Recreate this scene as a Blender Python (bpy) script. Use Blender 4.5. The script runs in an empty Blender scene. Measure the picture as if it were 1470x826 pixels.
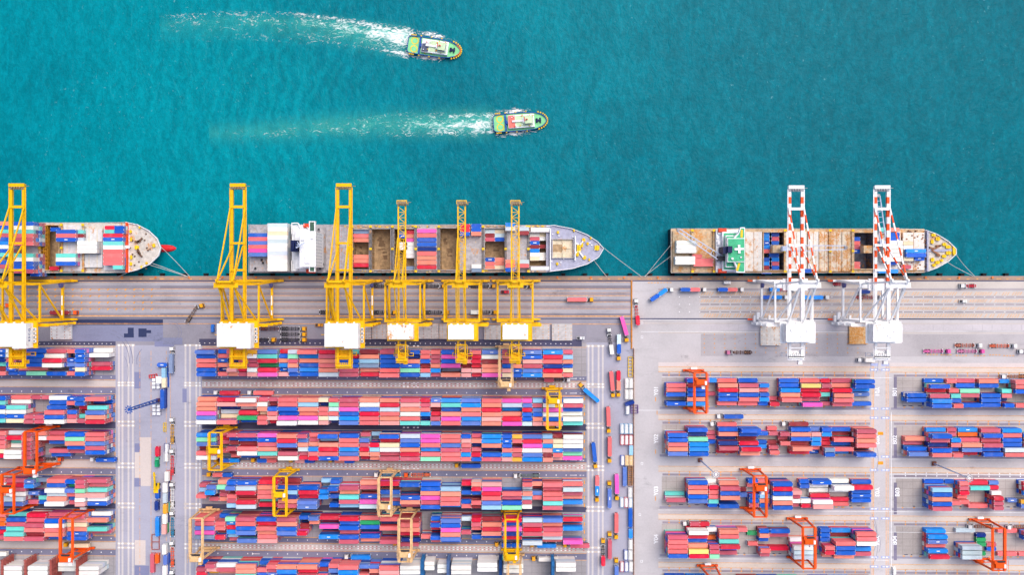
import bpy, math, random, mathutils
import numpy as np
random.seed(11)
R = math.radians
scene = bpy.context.scene
COL = scene.collection
# ---------------------------------------------------------------- camera, world, sun, exposure
S = 2.27            # photo pixels per metre on the ground
CH = 530.0          # height of the drone above the quay
cam = bpy.data.cameras.new('camera')
cam.sensor_width = 36.0
cam.lens = 36.0 * CH / (1470 / S)
cam.clip_start = 5.0
cam.clip_end = 6000.0
cam_ob = bpy.data.objects.new('camera', cam)
cam_ob.location = (0, 0, CH)
COL.objects.link(cam_ob)
scene.camera = cam_ob
SUN_EL, SUN_AZ = R(58), R(35)
world = bpy.data.worlds.new('World')
scene.world = world
world.use_nodes = True
wn = world.node_tree
sky = wn.nodes.new('ShaderNodeTexSky')
sky.sky_type = 'NISHITA'
sky.sun_disc = False
sky.sun_elevation = SUN_EL
sky.sun_rotation = SUN_AZ
sky.dust_density = 5.0
sky.air_density = 1.0
sky.ozone_density = 0.6
bg = wn.nodes['Background']
bg.inputs['Strength'].default_value = 0.14
wn.links.new(sky.outputs[0], bg.inputs['Color'])
sun = bpy.data.lights.new('sun', 'SUN')
sun.energy = 0.85
sun.angle = R(45)
sun.color = (1.0, 0.965, 0.93)
sun_ob = bpy.data.objects.new('sun', sun)
sun_dir = mathutils.Vector((math.sin(SUN_AZ) * math.cos(SUN_EL), math.cos(SUN_AZ) * math.cos(SUN_EL), math.sin(SUN_EL)))
sun_ob.rotation_euler = sun_dir.to_track_quat('Z', 'Y').to_euler()
COL.objects.link(sun_ob)
vs = scene.view_settings
vs.view_transform = 'Standard'
vs.look = 'None'
vs.gamma = 1.0
vs.exposure = 0.62
try:
    vs.use_curve_mapping = False
except Exception:
    pass
# ---------------------------------------------------------------- coordinates
def kk(h):
    return CH / (CH - h)
def P(px, py, h=0.0):
    """world x, y of a point of height h seen at photo pixel px, py"""
    k = kk(h)
    return ((px - 735) / S / k, (413 - py) / S / k)
def shear(gx, gy):
    return gy + (2.39e-5 * (gy - 420) * (gx - 735) if gy > 420 else 0.0)
def W(gx, gy):
    """ground layout pixel to world, with the yard's slight turn against the quay"""
    return ((gx - 735) / S, (413 - shear(gx, gy)) / S)
# ---------------------------------------------------------------- materials
def lin(c):
    c = c / 255.0
    return c / 12.92 if c <= 0.04045 else ((c + 0.055) / 1.055) ** 2.4
GAIN = 1.25
def alb(rgb, gain=None):
    return tuple(min(0.86, lin(v) / (gain or GAIN)) for v in rgb)
class NT:
    def __init__(self, name):
        self.m = bpy.data.materials.new(name)
        self.m.use_nodes = True
        self.t = self.m.node_tree
        self.b = self.t.nodes['Principled BSDF']
        self.b.inputs['Specular IOR Level'].default_value = 0.22
        self.out = self.t.nodes['Material Output']
    def n(self, typ, **kw):
        nd = self.t.nodes.new(typ)
        for a, v in kw.items():
            setattr(nd, a, v)
        return nd
    def l(self, a, b):
        self.t.links.new(a, b)
    def pos(self, sx=1, sy=1, sz=1, obj=False):
        if obj:
            g = self.n('ShaderNodeTexCoord').outputs['Object']
        else:
            g = self.n('ShaderNodeNewGeometry').outputs['Position']
        mp = self.n('ShaderNodeMapping')
        mp.inputs['Scale'].default_value = (sx, sy, sz)
        self.l(g, mp.inputs['Vector'])
        return mp.outputs[0]
    def noise(self, vec, scale, detail=4, rough=0.55, dist=0.0):
        nd = self.n('ShaderNodeTexNoise')
        nd.inputs['Scale'].default_value = scale
        nd.inputs['Detail'].default_value = detail
        nd.inputs['Roughness'].default_value = rough
        nd.inputs['Distortion'].default_value = dist
        self.l(vec, nd.inputs['Vector'])
        return nd.outputs['Fac']
    def ramp(self, fac, a, b, lo=0.0, hi=1.0):
        nd = self.n('ShaderNodeMapRange')
        nd.interpolation_type = 'SMOOTHSTEP'
        nd.inputs['From Min'].default_value = a
        nd.inputs['From Max'].default_value = b
        nd.inputs['To Min'].default_value = lo
        nd.inputs['To Max'].default_value = hi
        self.l(fac, nd.inputs['Value'])
        return nd.outputs['Result']
    def mix(self, fac, a, b, mode='MIX'):
        nd = self.n('ShaderNodeMix', data_type='RGBA', blend_type=mode)
        for sock, v in ((nd.inputs['Factor'], fac), (nd.inputs['A'], a), (nd.inputs['B'], b)):
            if isinstance(v, (int, float)):
                sock.default_value = v
            elif isinstance(v, tuple):
                sock.default_value = tuple(v) + (1.0,)
            else:
                self.l(v, sock)
        return nd.outputs['Result']
    def math(self, op, a, b=None):
        nd = self.n('ShaderNodeMath', operation=op)
        for sock, v in ((nd.inputs[0], a), (nd.inputs[1], b)):
            if v is None:
                continue
            if isinstance(v, (int, float)):
                sock.default_value = v
            else:
                self.l(v, sock)
        return nd.outputs[0]
    def base(self, sock, rough=0.6):
        self.l(sock, self.b.inputs['Base Color'])
        self.b.inputs['Roughness'].default_value = rough
        return self.m
MATS = {}
def paint(name, rgb, rough=0.55, var=0.16, scale=0.5, rust=0.0):
    """plain painted or bare surface with grime and, when asked, rust"""
    if name in MATS:
        return MATS[name]
    t = NT(name)
    c = alb(rgb, 1.1 if min(rgb) > 234 else None)
    v = t.pos()
    f = t.noise(v, scale, 5, 0.6)
    dark = tuple(x * (1 - 1.6 * var) for x in c)
    lite = tuple(min(0.88, x * (1 + var)) for x in c)
    col = t.mix(t.ramp(f, 0.3, 0.7), dark, lite)
    if rust > 0:
        g = t.noise(t.pos(1.0, 0.7, 1.0), 0.22, 6, 0.7)
        g2 = t.noise(v, 1.1, 4, 0.7)
        col = t.mix(t.math('MULTIPLY', t.ramp(g, 0.61 - 0.3 * rust, 0.68 - 0.22 * rust), t.ramp(g2, 0.32, 0.58)), col, alb((214, 146, 70)))
        col = t.mix(t.ramp(t.noise(v, 0.5, 5, 0.7), 0.66, 0.78), col, alb((120, 74, 48)))
    MATS[name] = t.base(col, rough)
    return MATS[name]
def paving(name, rgb, contrast=0.25, streak=0.5, seed=0.0, joint=0.0):
    """asphalt or concrete with patches, wheel streaks and oil stains"""
    if name in MATS:
        return MATS[name]
    t = NT(name)
    c = alb((rgb[0] * .984, rgb[1] * .984, rgb[2] * .99))
    big = t.noise(t.pos(1, 1, 1), 0.018 + seed, 5, 0.62)
    med = t.noise(t.pos(0.25, 1, 1), 0.16, 5, 0.65)
    fine = t.noise(t.pos(), 0.9, 5, 0.75)
    col = t.mix(t.ramp(big, 0.32, 0.68), tuple(x * (1 - contrast) for x in c), tuple(min(.8, x * (1 + contrast * 0.7)) for x in c))
    col = t.mix(t.ramp(med, 0.52, 0.75, 0.0, streak), col, tuple(x * 0.62 for x in c))
    col = t.mix(t.ramp(fine, 0.25, 0.75, 0.0, 0.34), col, tuple(min(.8, x * 1.35) for x in c))
    if joint:
        br = t.n('ShaderNodeTexBrick'); br.offset = 0.0
        br.inputs['Scale'].default_value = 1.0; br.inputs['Mortar Size'].default_value = 0.16
        br.inputs['Brick Width'].default_value = joint; br.inputs['Row Height'].default_value = joint * .7
        br.inputs['Color1'].default_value = (1, 1, 1, 1); br.inputs['Color2'].default_value = (.9, .9, .9, 1); br.inputs['Mortar'].default_value = (.62, .6, .6, 1)
        t.l(t.pos(), br.inputs['Vector'])
        col = t.mix(0.6, col, br.outputs['Color'], 'MULTIPLY')
    oil = t.noise(t.pos(0.6, 1, 1), 0.085, 6, 0.75)
    col = t.mix(t.ramp(oil, 0.6, 0.73, 0.0, 0.6), col, tuple(x * 0.4 for x in c))
    MATS[name] = t.base(col, 0.85)
    return MATS[name]
def container_paint(name, attr):
    t = NT(name)
    if attr:
        a = t.n('ShaderNodeAttribute', attribute_name='paint')
        src = a.outputs['Color']
    else:
        a = t.n('ShaderNodeObjectInfo')
        src = a.outputs['Color']
    f = t.noise(t.pos(0.35, 1, 1), 0.9, 5, 0.7)
    col = t.mix(t.ramp(f, 0.34, 0.75, 0.0, 0.13), src, (0.0, 0.0, 0.0))
    g = t.noise(t.pos(), 0.25, 4, 0.6)
    col = t.mix(t.ramp(g, 0.48, 0.8, 0.0, 0.13), col, (0.55, 0.5, 0.47))
    rs = t.noise(t.pos(), 0.6, 6, 0.8)
    col = t.mix(t.ramp(rs, 0.7, 0.77, 0.0, 0.5), col, alb((140, 80, 50)))
    return t.base(col, 0.55)
CP_OBJ = container_paint('container_paint', False)
CP_ATT = container_paint('stacked_container_paint', True)
OBJ_PAINT = CP_OBJ
WHITE = paint('white_paint', (250, 250, 250), 0.5, 0.05)
CAST = paint('corner_casting', (228, 226, 226), 0.5, 0.06)
YEL = paint('crane_yellow', (255, 194, 0), 0.45, 0.07)
YELD = paint('crane_yellow_shabby', (255, 196, 2), 0.5, 0.12, rust=0.0)
CWHITE = paint('crane_white', (247, 246, 247), 0.45, 0.05)
CRED = paint('crane_orange_red', (250, 86, 22), 0.45, 0.08)
ORG = paint('gantry_orange', (252, 92, 10), 0.45, 0.10)
BEI = paint('gantry_beige', (238, 196, 142), 0.5, 0.14)
DARK = paint('dark_steel', (58, 58, 66), 0.6, 0.2)
RUBBER = paint('rubber', (34, 34, 36), 0.8, 0.2)
GREY = paint('grey_steel', (165, 166, 172), 0.5, 0.14)
GLASS = paint('window_glass', (40, 62, 84), 0.15, 0.1)
STAINED_ROOF = paint('stained_white_roof', (244, 240, 236), 0.6, 0.08, rust=0.35)
# ---------------------------------------------------------------- mesh helpers
class MB:
    def __init__(self):
        self.v, self.f, self.m = [], [], []
    def quad(self, a, b, c, d, mat=0):
        i = len(self.v)
        self.v += [a, b, c, d]
        self.f.append((i, i + 1, i + 2, i + 3)); self.m.append(mat)
    def poly(self, pts, mat=0):
        i = len(self.v)
        self.v += list(pts)
        self.f.append(tuple(range(i, i + len(pts)))); self.m.append(mat)
    def _hex(self, p, mat):
        i = len(self.v)
        self.v += p
        for q in ((3, 2, 1, 0), (4, 5, 6, 7), (0, 1, 5, 4), (1, 2, 6, 5), (2, 3, 7, 6), (3, 0, 4, 7)):
            self.f.append(tuple(i + j for j in q)); self.m.append(mat)
    def box(self, x0, x1, y0, y1, z0, z1, mat=0):
        self._hex([(x0, y0, z0), (x1, y0, z0), (x1, y1, z0), (x0, y1, z0), (x0, y0, z1), (x1, y0, z1), (x1, y1, z1), (x0, y1, z1)], mat)
    def frustum(self, b, t, mat=0):
        (x0, x1, y0, y1, z0), (X0, X1, Y0, Y1, z1) = b, t
        self._hex([(x0, y0, z0), (x1, y0, z0), (x1, y1, z0), (x0, y1, z0), (X0, Y0, z1), (X1, Y0, z1), (X1, Y1, z1), (X0, Y1, z1)], mat)
    def beam(self, a, b, w, h=None, mat=0):
        h = h or w
        a, b = mathutils.Vector(a), mathutils.Vector(b)
        d = (b - a).normalized()
        up = mathutils.Vector((0, 0, 1)) if abs(d.z) < 0.95 else mathutils.Vector((0, 1, 0))
        s = d.cross(up).normalized()
        u = s.cross(d).normalized()
        p = []
        for c in (a, b):
            for i, j in ((-1, -1), (1, -1), (1, 1), (-1, 1)):
                p.append(tuple(c + s * (i * w / 2) + u * (j * h / 2)))
        self._hex(p, mat)
    def striped(self, a, b, w, h, step, mats=(0, 1), first=0):
        a, b = mathutils.Vector(a), mathutils.Vector(b)
        n = max(1, round((b - a).length / step))
        for i in range(n):
            self.beam(a.lerp(b, i / n), a.lerp(b, (i + 1) / n), w, h, mats[(i + first) % 2])
    def cyl(self, a, b, r, n=10, mat=0, r2=None):
        a, b = mathutils.Vector(a), mathutils.Vector(b)
        r2 = r if r2 is None else r2
        d = (b - a).normalized()
        up = mathutils.Vector((0, 0, 1)) if abs(d.z) < 0.95 else mathutils.Vector((1, 0, 0))
        s = d.cross(up).normalized(); u = s.cross(d)
        i = len(self.v)
        for c, rr in ((a, r), (b, r2)):
            for j in range(n):
                t = 2 * math.pi * j / n
                self.v.append(tuple(c + s * (rr * math.cos(t)) + u * (rr * math.sin(t))))
        for j in range(n):
            k = (j + 1) % n
            self.f.append((i + j, i + k, i + n + k, i + n + j)); self.m.append(mat)
        self.f.append(tuple(i + j for j in reversed(range(n)))); self.m.append(mat)
        self.f.append(tuple(i + n + j for j in range(n))); self.m.append(mat)
    def prism(self, pts, z0, z1, mat=0, top=None, bottom=True):
        i, n = len(self.v), len(pts)
        self.v += [(x, y, z0) for x, y in pts] + [(x, y, z1) for x, y in pts]
        for j in range(n):
            k = (j + 1) % n
            self.f.append((i + j, i + k, i + n + k, i + n + j)); self.m.append(mat)
        self.f.append(tuple(range(i + n, i + 2 * n))); self.m.append(mat if top is None else top)
        if bottom:
            self.f.append(tuple(reversed(range(i, i + n)))); self.m.append(mat)
    def ring(self, cx, cy, r0, r1, z, n=20, mat=0):
        for j in range(n):
            a, b = 2 * math.pi * j / n, 2 * math.pi * (j + 1) / n
            self.quad((cx + r0 * math.cos(a), cy + r0 * math.sin(a), z), (cx + r1 * math.cos(a), cy + r1 * math.sin(a), z),
                      (cx + r1 * math.cos(b), cy + r1 * math.sin(b), z), (cx + r0 * math.cos(b), cy + r0 * math.sin(b), z), mat)
    def mesh(self, name, mats):
        me = bpy.data.meshes.new(name)
        me.from_pydata(self.v, [], self.f)
        for m in (mats if isinstance(mats, (list, tuple)) else [mats]):
            me.materials.append(m)
        if any(self.m):
            me.polygons.foreach_set('material_index', self.m)
        me.update()
        return me
    def build(self, name, mats, parent=None, loc=(0, 0, 0), rz=0.0, color=None):
        o = bpy.data.objects.new(name, self.mesh(name, mats))
        COL.objects.link(o)
        o.location = loc
        o.rotation_euler = (0, 0, rz)
        if parent is not None:
            o.parent = parent
        if color is not None:
            o.color = tuple(color) + (1.0,)
        return o
LABELS = {}
def tag(o, label, cat, group=None):
    LABELS.setdefault(label, []).append(o.name)
    o['label'] = label; o['category'] = cat
    if group:
        o['group'] = group
    return o
def thing(name, label, cat, loc=(0, 0, 0), rz=0.0, group=None):
    o = bpy.data.objects.new(name, None)
    o.empty_display_size = 0.5
    COL.objects.link(o)
    o.location = loc; o.rotation_euler = (0, 0, rz)
    return tag(o, label, cat, group)
def copy_tree(o, parent=None):
    c = o.copy(); COL.objects.link(c); c.parent = parent
    for ch in list(o.children):
        copy_tree(ch, c)
    return c
def structure(o, kind='structure'):
    o['kind'] = kind
    return o
_U = ['', 'first', 'second', 'third', 'fourth', 'fifth', 'sixth', 'seventh', 'eighth', 'ninth']
def ordn(n):
    if n <= 20:
        return ORD[n - 1]
    t, u = divmod(n, 10)
    return ['', '', 'twenty', 'thirty', 'forty'][t] + ('-' + _U[u] if u else '') if u else ['', '', 'twentieth', 'thirtieth', 'fortieth'][t]
ORD = ['first', 'second', 'third', 'fourth', 'fifth', 'sixth', 'seventh', 'eighth', 'ninth', 'tenth', 'eleventh', 'twelfth', 'thirteenth',
       'fourteenth', 'fifteenth', 'sixteenth', 'seventeenth', 'eighteenth', 'nineteenth', 'twentieth']
def text_mesh(body, size, mat, name, loc, rot, parent=None, extrude=0.0):
    cu = bpy.data.curves.new(name, 'FONT')
    cu.body = body; cu.size = size; cu.align_x = 'CENTER'; cu.align_y = 'CENTER'; cu.extrude = extrude; cu.offset = 0.03 * size
    to = bpy.data.objects.new(name + '_curve', cu)
    COL.objects.link(to)
    me = bpy.data.meshes.new_from_object(to.evaluated_get(bpy.context.evaluated_depsgraph_get()))
    bpy.data.objects.remove(to)
    me.materials.clear(); me.materials.append(mat)
    o = bpy.data.objects.new(name, me)
    COL.objects.link(o)
    o.location = loc; o.rotation_euler = rot
    if parent is not None:
        o.parent = parent
    return o
# ================================================================ the setting: water, quay, paving, markings
WATER_Z = -3.0
def water_material():
    t = NT('sea_water')
    big = t.noise(t.pos(), 0.0042, 3, 0.5)
    col = t.mix(t.ramp(big, 0.36, 0.64), alb((0, 114, 131)), alb((0, 137, 151)))
    wv = t.n('ShaderNodeTexWave', wave_type='RINGS', rings_direction='SPHERICAL')
    wv.inputs['Scale'].default_value = 0.034; wv.inputs['Distortion'].default_value = 9.0; wv.inputs['Detail'].default_value = 2.0; wv.inputs['Detail Scale'].default_value = 1.3
    mp = t.n('ShaderNodeMapping'); mp.inputs['Location'].default_value = (50, -110, 0)
    t.l(t.n('ShaderNodeNewGeometry').outputs['Position'], mp.inputs['Vector']); t.l(mp.outputs[0], wv.inputs['Vector'])
    dv = t.n('ShaderNodeVectorMath', operation='DISTANCE'); dv.inputs[1].default_value = (-150, 120, WATER_Z)
    t.l(t.n('ShaderNodeNewGeometry').outputs['Position'], dv.inputs[0])
    near = t.ramp(dv.outputs['Value'], 20, 120, 0.17, 0.0)          # wake waves behind the tugs, their light and dark put into the colour
    col = t.mix(near, col, t.mix(t.ramp(wv.outputs['Fac'], 0.1, 0.9), alb((0, 98, 116)), alb((10, 156, 166))))
    sep = t.n('ShaderNodeSeparateXYZ')
    t.l(t.n('ShaderNodeNewGeometry').outputs['Position'], sep.inputs[0])
    east = t.ramp(sep.outputs['X'], -60, 260, 0.0, 0.85)
    col = t.mix(east, col, alb((0, 106, 122)))
    ch = t.noise(t.pos(1, 0.6, 1), 0.42, 3, 0.6, 0.7)
    col = t.mix(1.0, col, t.ramp(ch, 0.3, 0.7, 0.88, 1.12), 'MULTIPLY')  # light and dark of the ripples multiplied into the water colour
    col = t.mix(1.0, col, t.ramp(t.noise(t.pos(1, 0.45, 1), 0.085, 3, 0.6, 1.5), 0.3, 0.7, 0.9, 1.1), 'MULTIPLY')
    col = t.mix(t.ramp(ch, 0.6, 0.8, 0.0, 0.22), col, alb((14, 162, 172)))
    sp = t.noise(t.pos(1, 0.8, 1), 0.55, 3, 0.6, 0.4)
    zone = t.ramp(t.noise(t.pos(), 0.012, 2, 0.5), 0.38, 0.62)
    col = t.mix(t.math('MULTIPLY', t.ramp(sp, 0.64, 0.78, 0.0, 0.42), zone), col, alb((130, 196, 204)))
    t.base(col, 0.3)
    t.b.inputs['Specular IOR Level'].default_value = 0.08
    t.b.inputs['IOR'].default_value = 1.33
    bmp = t.n('ShaderNodeBump')
    bmp.inputs['Strength'].default_value = 0.62
    bmp.inputs['Distance'].default_value = 1.1
    hsum = t.math('ADD', t.math('MULTIPLY', t.noise(t.pos(1, 0.5, 1), 0.14, 5, 0.65, 0.8), 1.0), t.math('MULTIPLY', t.noise(t.pos(0.8, 1, 1), 0.6, 3, 0.6), 0.35))
    t.l(hsum, bmp.inputs['Height'])
    t.l(bmp.outputs['Normal'], t.b.inputs['Normal'])
    return t.m
QY = W(735, 396.5)[1]      # the quay edge
mb = MB()
mb.quad((-2600, QY - 40, WATER_Z), (2600, QY - 40, WATER_Z), (2600, 2600, WATER_Z), (-2600, 2600, WATER_Z))
structure(mb.build('water', water_material()))
APRON = paving('apron_asphalt', (152, 149, 160), 0.24, 0.7)
mb = MB()
mb.quad((-2600, -2600, 0), (2600, -2600, 0), (2600, QY, 0), (-2600, QY, 0))
structure(mb.build('ground', APRON))
mb = MB()
mb.box(-2600, 2600, QY - 30, QY, -14, -0.01)
structure(mb.build('quay_wall', paving('quay_concrete', (150, 138, 128), 0.3, 0.5)))
LEVEL = [0.002]
def sheet(name, rects, mat, raw=False):
    """thin paving sheets given as (x0, x1, y0, y1) in ground pixels; each sheet lies a little above the one before"""
    b = MB()
    LEVEL[0] += 0.003
    z = LEVEL[0]
    for x0, x1, y0, y1 in rects:
        n = max(1, int((x1 - x0) / 120)) if x1 - x0 > 200 else 1
        for i in range(n):
            a, c = x0 + (x1 - x0) * i / n, x0 + (x1 - x0) * (i + 1) / n
            pts = [W(a, y1), W(c, y1), W(c, y0), W(a, y0)]
            b.quad(*[(x, y, z) for x, y in pts])
    return structure(b.build(name, mat))
RYARD = paving('pale_concrete', (198, 194, 196), 0.14, 0.5, 0.004)
WROAD = paving('west_road_asphalt', (172, 172, 188), 0.16, 0.35)
BLOCKFLOOR = paving('block_floor_concrete', (170, 166, 170), 0.22, 0.7, 0, 6.3)
LANE = paving('lane_asphalt', (126, 127, 152), 0.2, 0.6)
NIGHT = paving('dark_asphalt', (80, 80, 106), 0.35, 0.6)
RUNWAY = paving('runway_concrete', (204, 194, 188), 0.12, 0.45)
BAND = paving('worn_concrete_band', (218, 206, 194), 0.1, 0.4)
LAPRON = paving('scoured_asphalt', (174, 171, 178), 0.2, 0.7)
PATCH = paving('fresh_asphalt', (50, 60, 96), 0.15, 0.2)
ORANGE = paint('road_paint_orange', (246, 178, 100), 0.8, 0.2)
ORANGE2 = paint('road_paint_strong_orange', (252, 172, 48), 0.8, 0.15)
WPAINT = paint('road_paint_white', (238, 240, 246), 0.8, 0.1)
LILAC = paint('road_paint_lilac', (176, 186, 226), 0.8, 0.1)
PINKP = paint('road_paint_red', (214, 120, 130), 0.8, 0.2)
# large zones
sheet('yard_pavement', [(908, 1900, 397.5, 1100)], RYARD)
sheet('road', [(166, 290, 497, 1100), (842, 908, 492, 1100)], WROAD)
sheet('pavement', [(-400, 166, 492, 1100), (290, 842, 492, 1100)], BLOCKFLOOR)
sheet('quay_edge_pavement', [(-500, 908, 396.9, 402.5), (908, 1900, 396.9, 402.5)], paving('quay_edge_concrete', (172, 146, 128), 0.25, 0.7))
sheet('rail_groove', [(-500, 1900, 402.6, 404.2), (-500, 905, 457.2, 458.6), (905, 1900, 457.0, 458.8)], NIGHT)
sheet('pavement', [(-400, 905, 405.5, 410), (-400, 905, 415, 420), (-400, 905, 424.8, 430), (-400, 905, 434, 439.5), (-400, 905, 444.0, 450)], LAPRON)
sheet('pavement', [(230, 905, 410.6, 414.4), (230, 905, 430.6, 433.6), (230, 905, 450.4, 453)], paving('traffic_lane_asphalt', (134, 129, 140), 0.2, 0.7))
sheet('pavement', [(1004, 1900, 404.6, 414), (1004, 1900, 419, 424.5), (1004, 1900, 429.5, 434.5), (1004, 1900, 440.5, 445), (1004, 1900, 450, 456)], paving('ochre_concrete', (206, 197, 190), 0.15, 0.5))
sheet('pavement', [(945, 1900, 414.6, 417), (1004, 1900, 425.4, 428), (1004, 1900, 436, 438.4), (1004, 1900, 446.8, 449)], paving('tyre_darkened_concrete', (172, 164, 166), 0.2, 0.7))
sheet('pavement', [(945, 1900, 476.8, 478.6), (925, 1900, 463.6, 465)], RUNWAY)
sheet('pavement', [(1006, 1900, 479.4, 511)], paving('grey_concrete', (186, 181, 184), 0.18, 0.7))
# central and western lanes between the container rows
ROWS_C = [504.0, 571.9, 622.2, 689.7, 739.5, 806.2]
PITCH_C = 6.42
lanes, runs, dark = [], [], []
for x0, x1 in ((-400, 166), (290, 842)):
    lanes += [(x0, x1, 540.6, 547), (x0, x1, 558.6, 567.6), (x0, x1, 657.6, 664), (x0, x1, 677, 685.6), (x0, x1, 775.6, 782.4), (x0, x1, 795, 803.4)]
    runs += [(x0, x1, 549, 557.4), (x0, x1, 665.6, 675.4), (x0, x1, 784.4, 793.6)]
    dark += [(x0, x1, 609, 618.4), (x0, x1, 727.5, 735.5)]
dark += [(286, 835, 487.5, 497.5), (30, 166, 491.5, 497.5)]
sheet('lane', lanes, LANE)
sheet('lane', dark, NIGHT)
sheet('gantry_runway', runs, RUNWAY)
# concrete strips on the two cross roads
vert = []
for x in (169.5, 174.6, 183.2, 189.4, 265, 271.4, 280.6, 285.6, 843.5, 849.4, 858, 864):
    vert.append((x, x + 2.6, 498, 1000))
sheet('gantry_runway', vert, paving('runway_concrete_pale', (208, 202, 202), 0.1, 0.4))
cross = []
XR = [551.6, 555.6, 608.4, 614.2, 669.4, 675.0, 727.6, 733.4, 786.0, 792.0]
for a, b in ((168, 194), (264, 288), (841, 868)):
    cross += [(a, b, y - 1.5, y + 1.5) for y in XR] + [(a, b, 495.4, 498.4)]
sheet('gantry_runway', cross, RUNWAY)
sheet('pavement', [(201, 217, 631, 702), (193.5, 200.5, 653, 690), (193.6, 209, 781, 817)], paving('beige_slab', (214, 202, 196), 0.08, 0.2))
sheet('pavement', [(193.5, 201, 640, 652.5), (193, 202, 690.5, 703), (193.4, 214, 818, 840), (222, 250, 486, 499), (193, 202, 536, 560), (262, 268, 560, 580)], paving('blue_grey_asphalt', (134, 138, 172), 0.12, 0.3))
sheet('pavement', [(302, 842, 466.2, 487.4)], paving('darker_asphalt', (146, 144, 157), 0.2, 0.7))  # slightly darker asphalt around the laid hatch covers
sheet('pavement', [(104, 234, 467.8, 491.4), (234.2, 262, 486, 496)], paving('blue_grey_apron', (134, 138, 166), 0.14, 0.5))
sheet('pavement', [(110, 234, 459.4, 467.4), (183.5, 192, 471.5, 480), (178, 192.2, 480, 485.8), (198.8, 210.5, 472.6, 485), (210.5, 217, 475, 479.4)], PATCH)
# eastern yard: two lettered families of rows
ROWS_Y = [544.4, 612.7, 686.8, 755.4, 824.0]
PITCH_Y = 6.5
bands, dl, floorr, spall = [], [], [], []
for y in ROWS_Y:
    d = y - 6.2
    for x0, x1 in ((945, 1249), (1277, 1900)):
        bands.append((x0, x1, d - 11.4, d - 5.2))
        dl.append((x0 + 6, x1, d - 1.6, d + 1.6))
        spall.append((x0 + 2, x1, y + 39, y + 42.4))
    floorr += [(950, 1247, y - 3.6, y + 38), (1286, 1900, y - 3.6, y + 38)]
sheet('gantry_runway', bands, BAND)
sheet('lane', dl, paving('tyre_darkened_lane', (156, 148, 158), 0.2, 0.7))
sheet('yard_pavement', floorr, paving('stained_block_concrete', (186, 178, 174), 0.22, 0.7, 0, 6.5))
sheet('lane', spall, paving('smooth_grey_lane', (164, 160, 174), 0.12, 0.4))
sheet('road', [(1250, 1276.4, 520, 1100)], paving('cross_road_concrete', (206, 202, 204), 0.12, 0.5))
sheet('pavement', [(945, 1249, 520, 526.4), (1277, 1900, 520, 526.4)], paving('pinkish_concrete', (216, 206, 204), 0.1, 0.3))
sheet('dark_strip', [(1283, 1287.4, 540, 585), (1283, 1287.4, 612, 655), (1283, 1287.4, 690, 735), (1283, 1287.4, 760, 800)], paving('dark_strip_paving', (140, 134, 156), 0.3, 0.6))  # darker strips along the west ends of the B rows
# painted markings --------------------------------------------------
LEVEL[0] += 0.002
def marks(name, mat):
    b = MB(); LEVEL[0] += 0.003
    b.z = LEVEL[0]; b.nm = name; b.mt = mat
    return b
def mk(b, x0, x1, y0, y1, sh=0.0):
    pts = [W(x0, y1), W(x1, y1), W(x1 + sh, y0), W(x0 + sh, y0)]
    b.quad(*[(x, y, b.z) for x, y in pts])
def mkl(b, x0, x1, y0, y1, step=100):
    n = max(1, int((x1 - x0) / step))
    for i in range(n):
        mk(b, x0 + (x1 - x0) * i / n, x0 + (x1 - x0) * (i + 1) / n, y0, y1)
ol = marks('lane_marking', ORANGE)
for y, w in ((405.2, .5), (414.7, .5), (424.2, .8), (433.7, .5), (443, .5), (453.6, 1.3), (465.2, .7), (440, .3), (420.4, .3)):
    mkl(ol, -400, 905, y, y + w)
for y in (400.2,):
    for i in range(150):
        x = -300 + i * 14.3
        mk(ol, x, x + random.uniform(2, 7), y, y + 1.0)
for x0, x1 in ((-400, 166), (290, 842)):
    for y, w in ((547.3, .6), (558, .5), (568, .5), (664.3, .5), (676, .6), (686, .5), (774.6, .7), (782.8, .7), (794.3, .5), (804, .5), (500.2 - 1.6, .5)):
        mkl(ol, x0, x1, y, y + w)
for x in (216.6, 200.6, 244.4, 238.6):
    for i in range(40):
        mk(ol, x, x + .5, 505 + i * 9, 505 + i * 9 + (8.4 if x > 240 else random.uniform(4, 8.4)))
for y in ROWS_Y:
    d = y - 6.2
    for x0, x1 in ((945, 1249), (1277, 1700)):
        mkl(ol, x0, x1, d - 12.2, d - 11.6)
        mkl(ol, x0, x1, d - 5.0, d - 4.4)
for x in (1251.4, 1253.6, 1271.6, 1274.4):
    mk(ol, x, x + .8, 520, 1000)
for i in range(33):                                                  # slanted parking hatches on the eastern apron
    for y0, y1 in ((419.4, 424.2), (429.8, 434.2), (440.8, 444.8), (450.3, 455.8)):
        for j in range(4):
            x = 1006 + i * 14.4 + j * 3.6
            if random.random() < 0.82:
                mk(ol, x, x + .8, y0, y1, 3.4)
ol.build(ol.nm, ol.mt)['kind'] = 'structure'
o2 = marks('lane_marking', ORANGE2)
for y in (416.0, 425.4, 434.9, 444.4):                              # slashes on the western apron
    for i in range(18):
        x = 2 + i * 12.6
        mk(o2, x, x + 1.8, y - 1.4, y + 1.4, 2.0)
for y in ROWS_Y:
    d = y - 6.2
    for x0, n in ((959.5, 20), (1299, 22)):
        for i in range(n):
            x = x0 + i * 14.85
            if x0 < 1100 and x > 1246:
                break
            if y == 686.8 and x0 > 1200:
                continue
            mk(o2, x, x + 1.7, d - .8, d + .9); mk(o2, x + .1, x + 1.6, d - 4.2, d - 2.6)
    for i in range(38):
        x = 958 + i * 14 + random.uniform(-3, 3)
        if 1240 < x < 1290:
            continue
        if random.random() < 0.8:
            mk(o2, x, x + random.uniform(2, 4.5), y + 38.2, y + 39.4)
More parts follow.
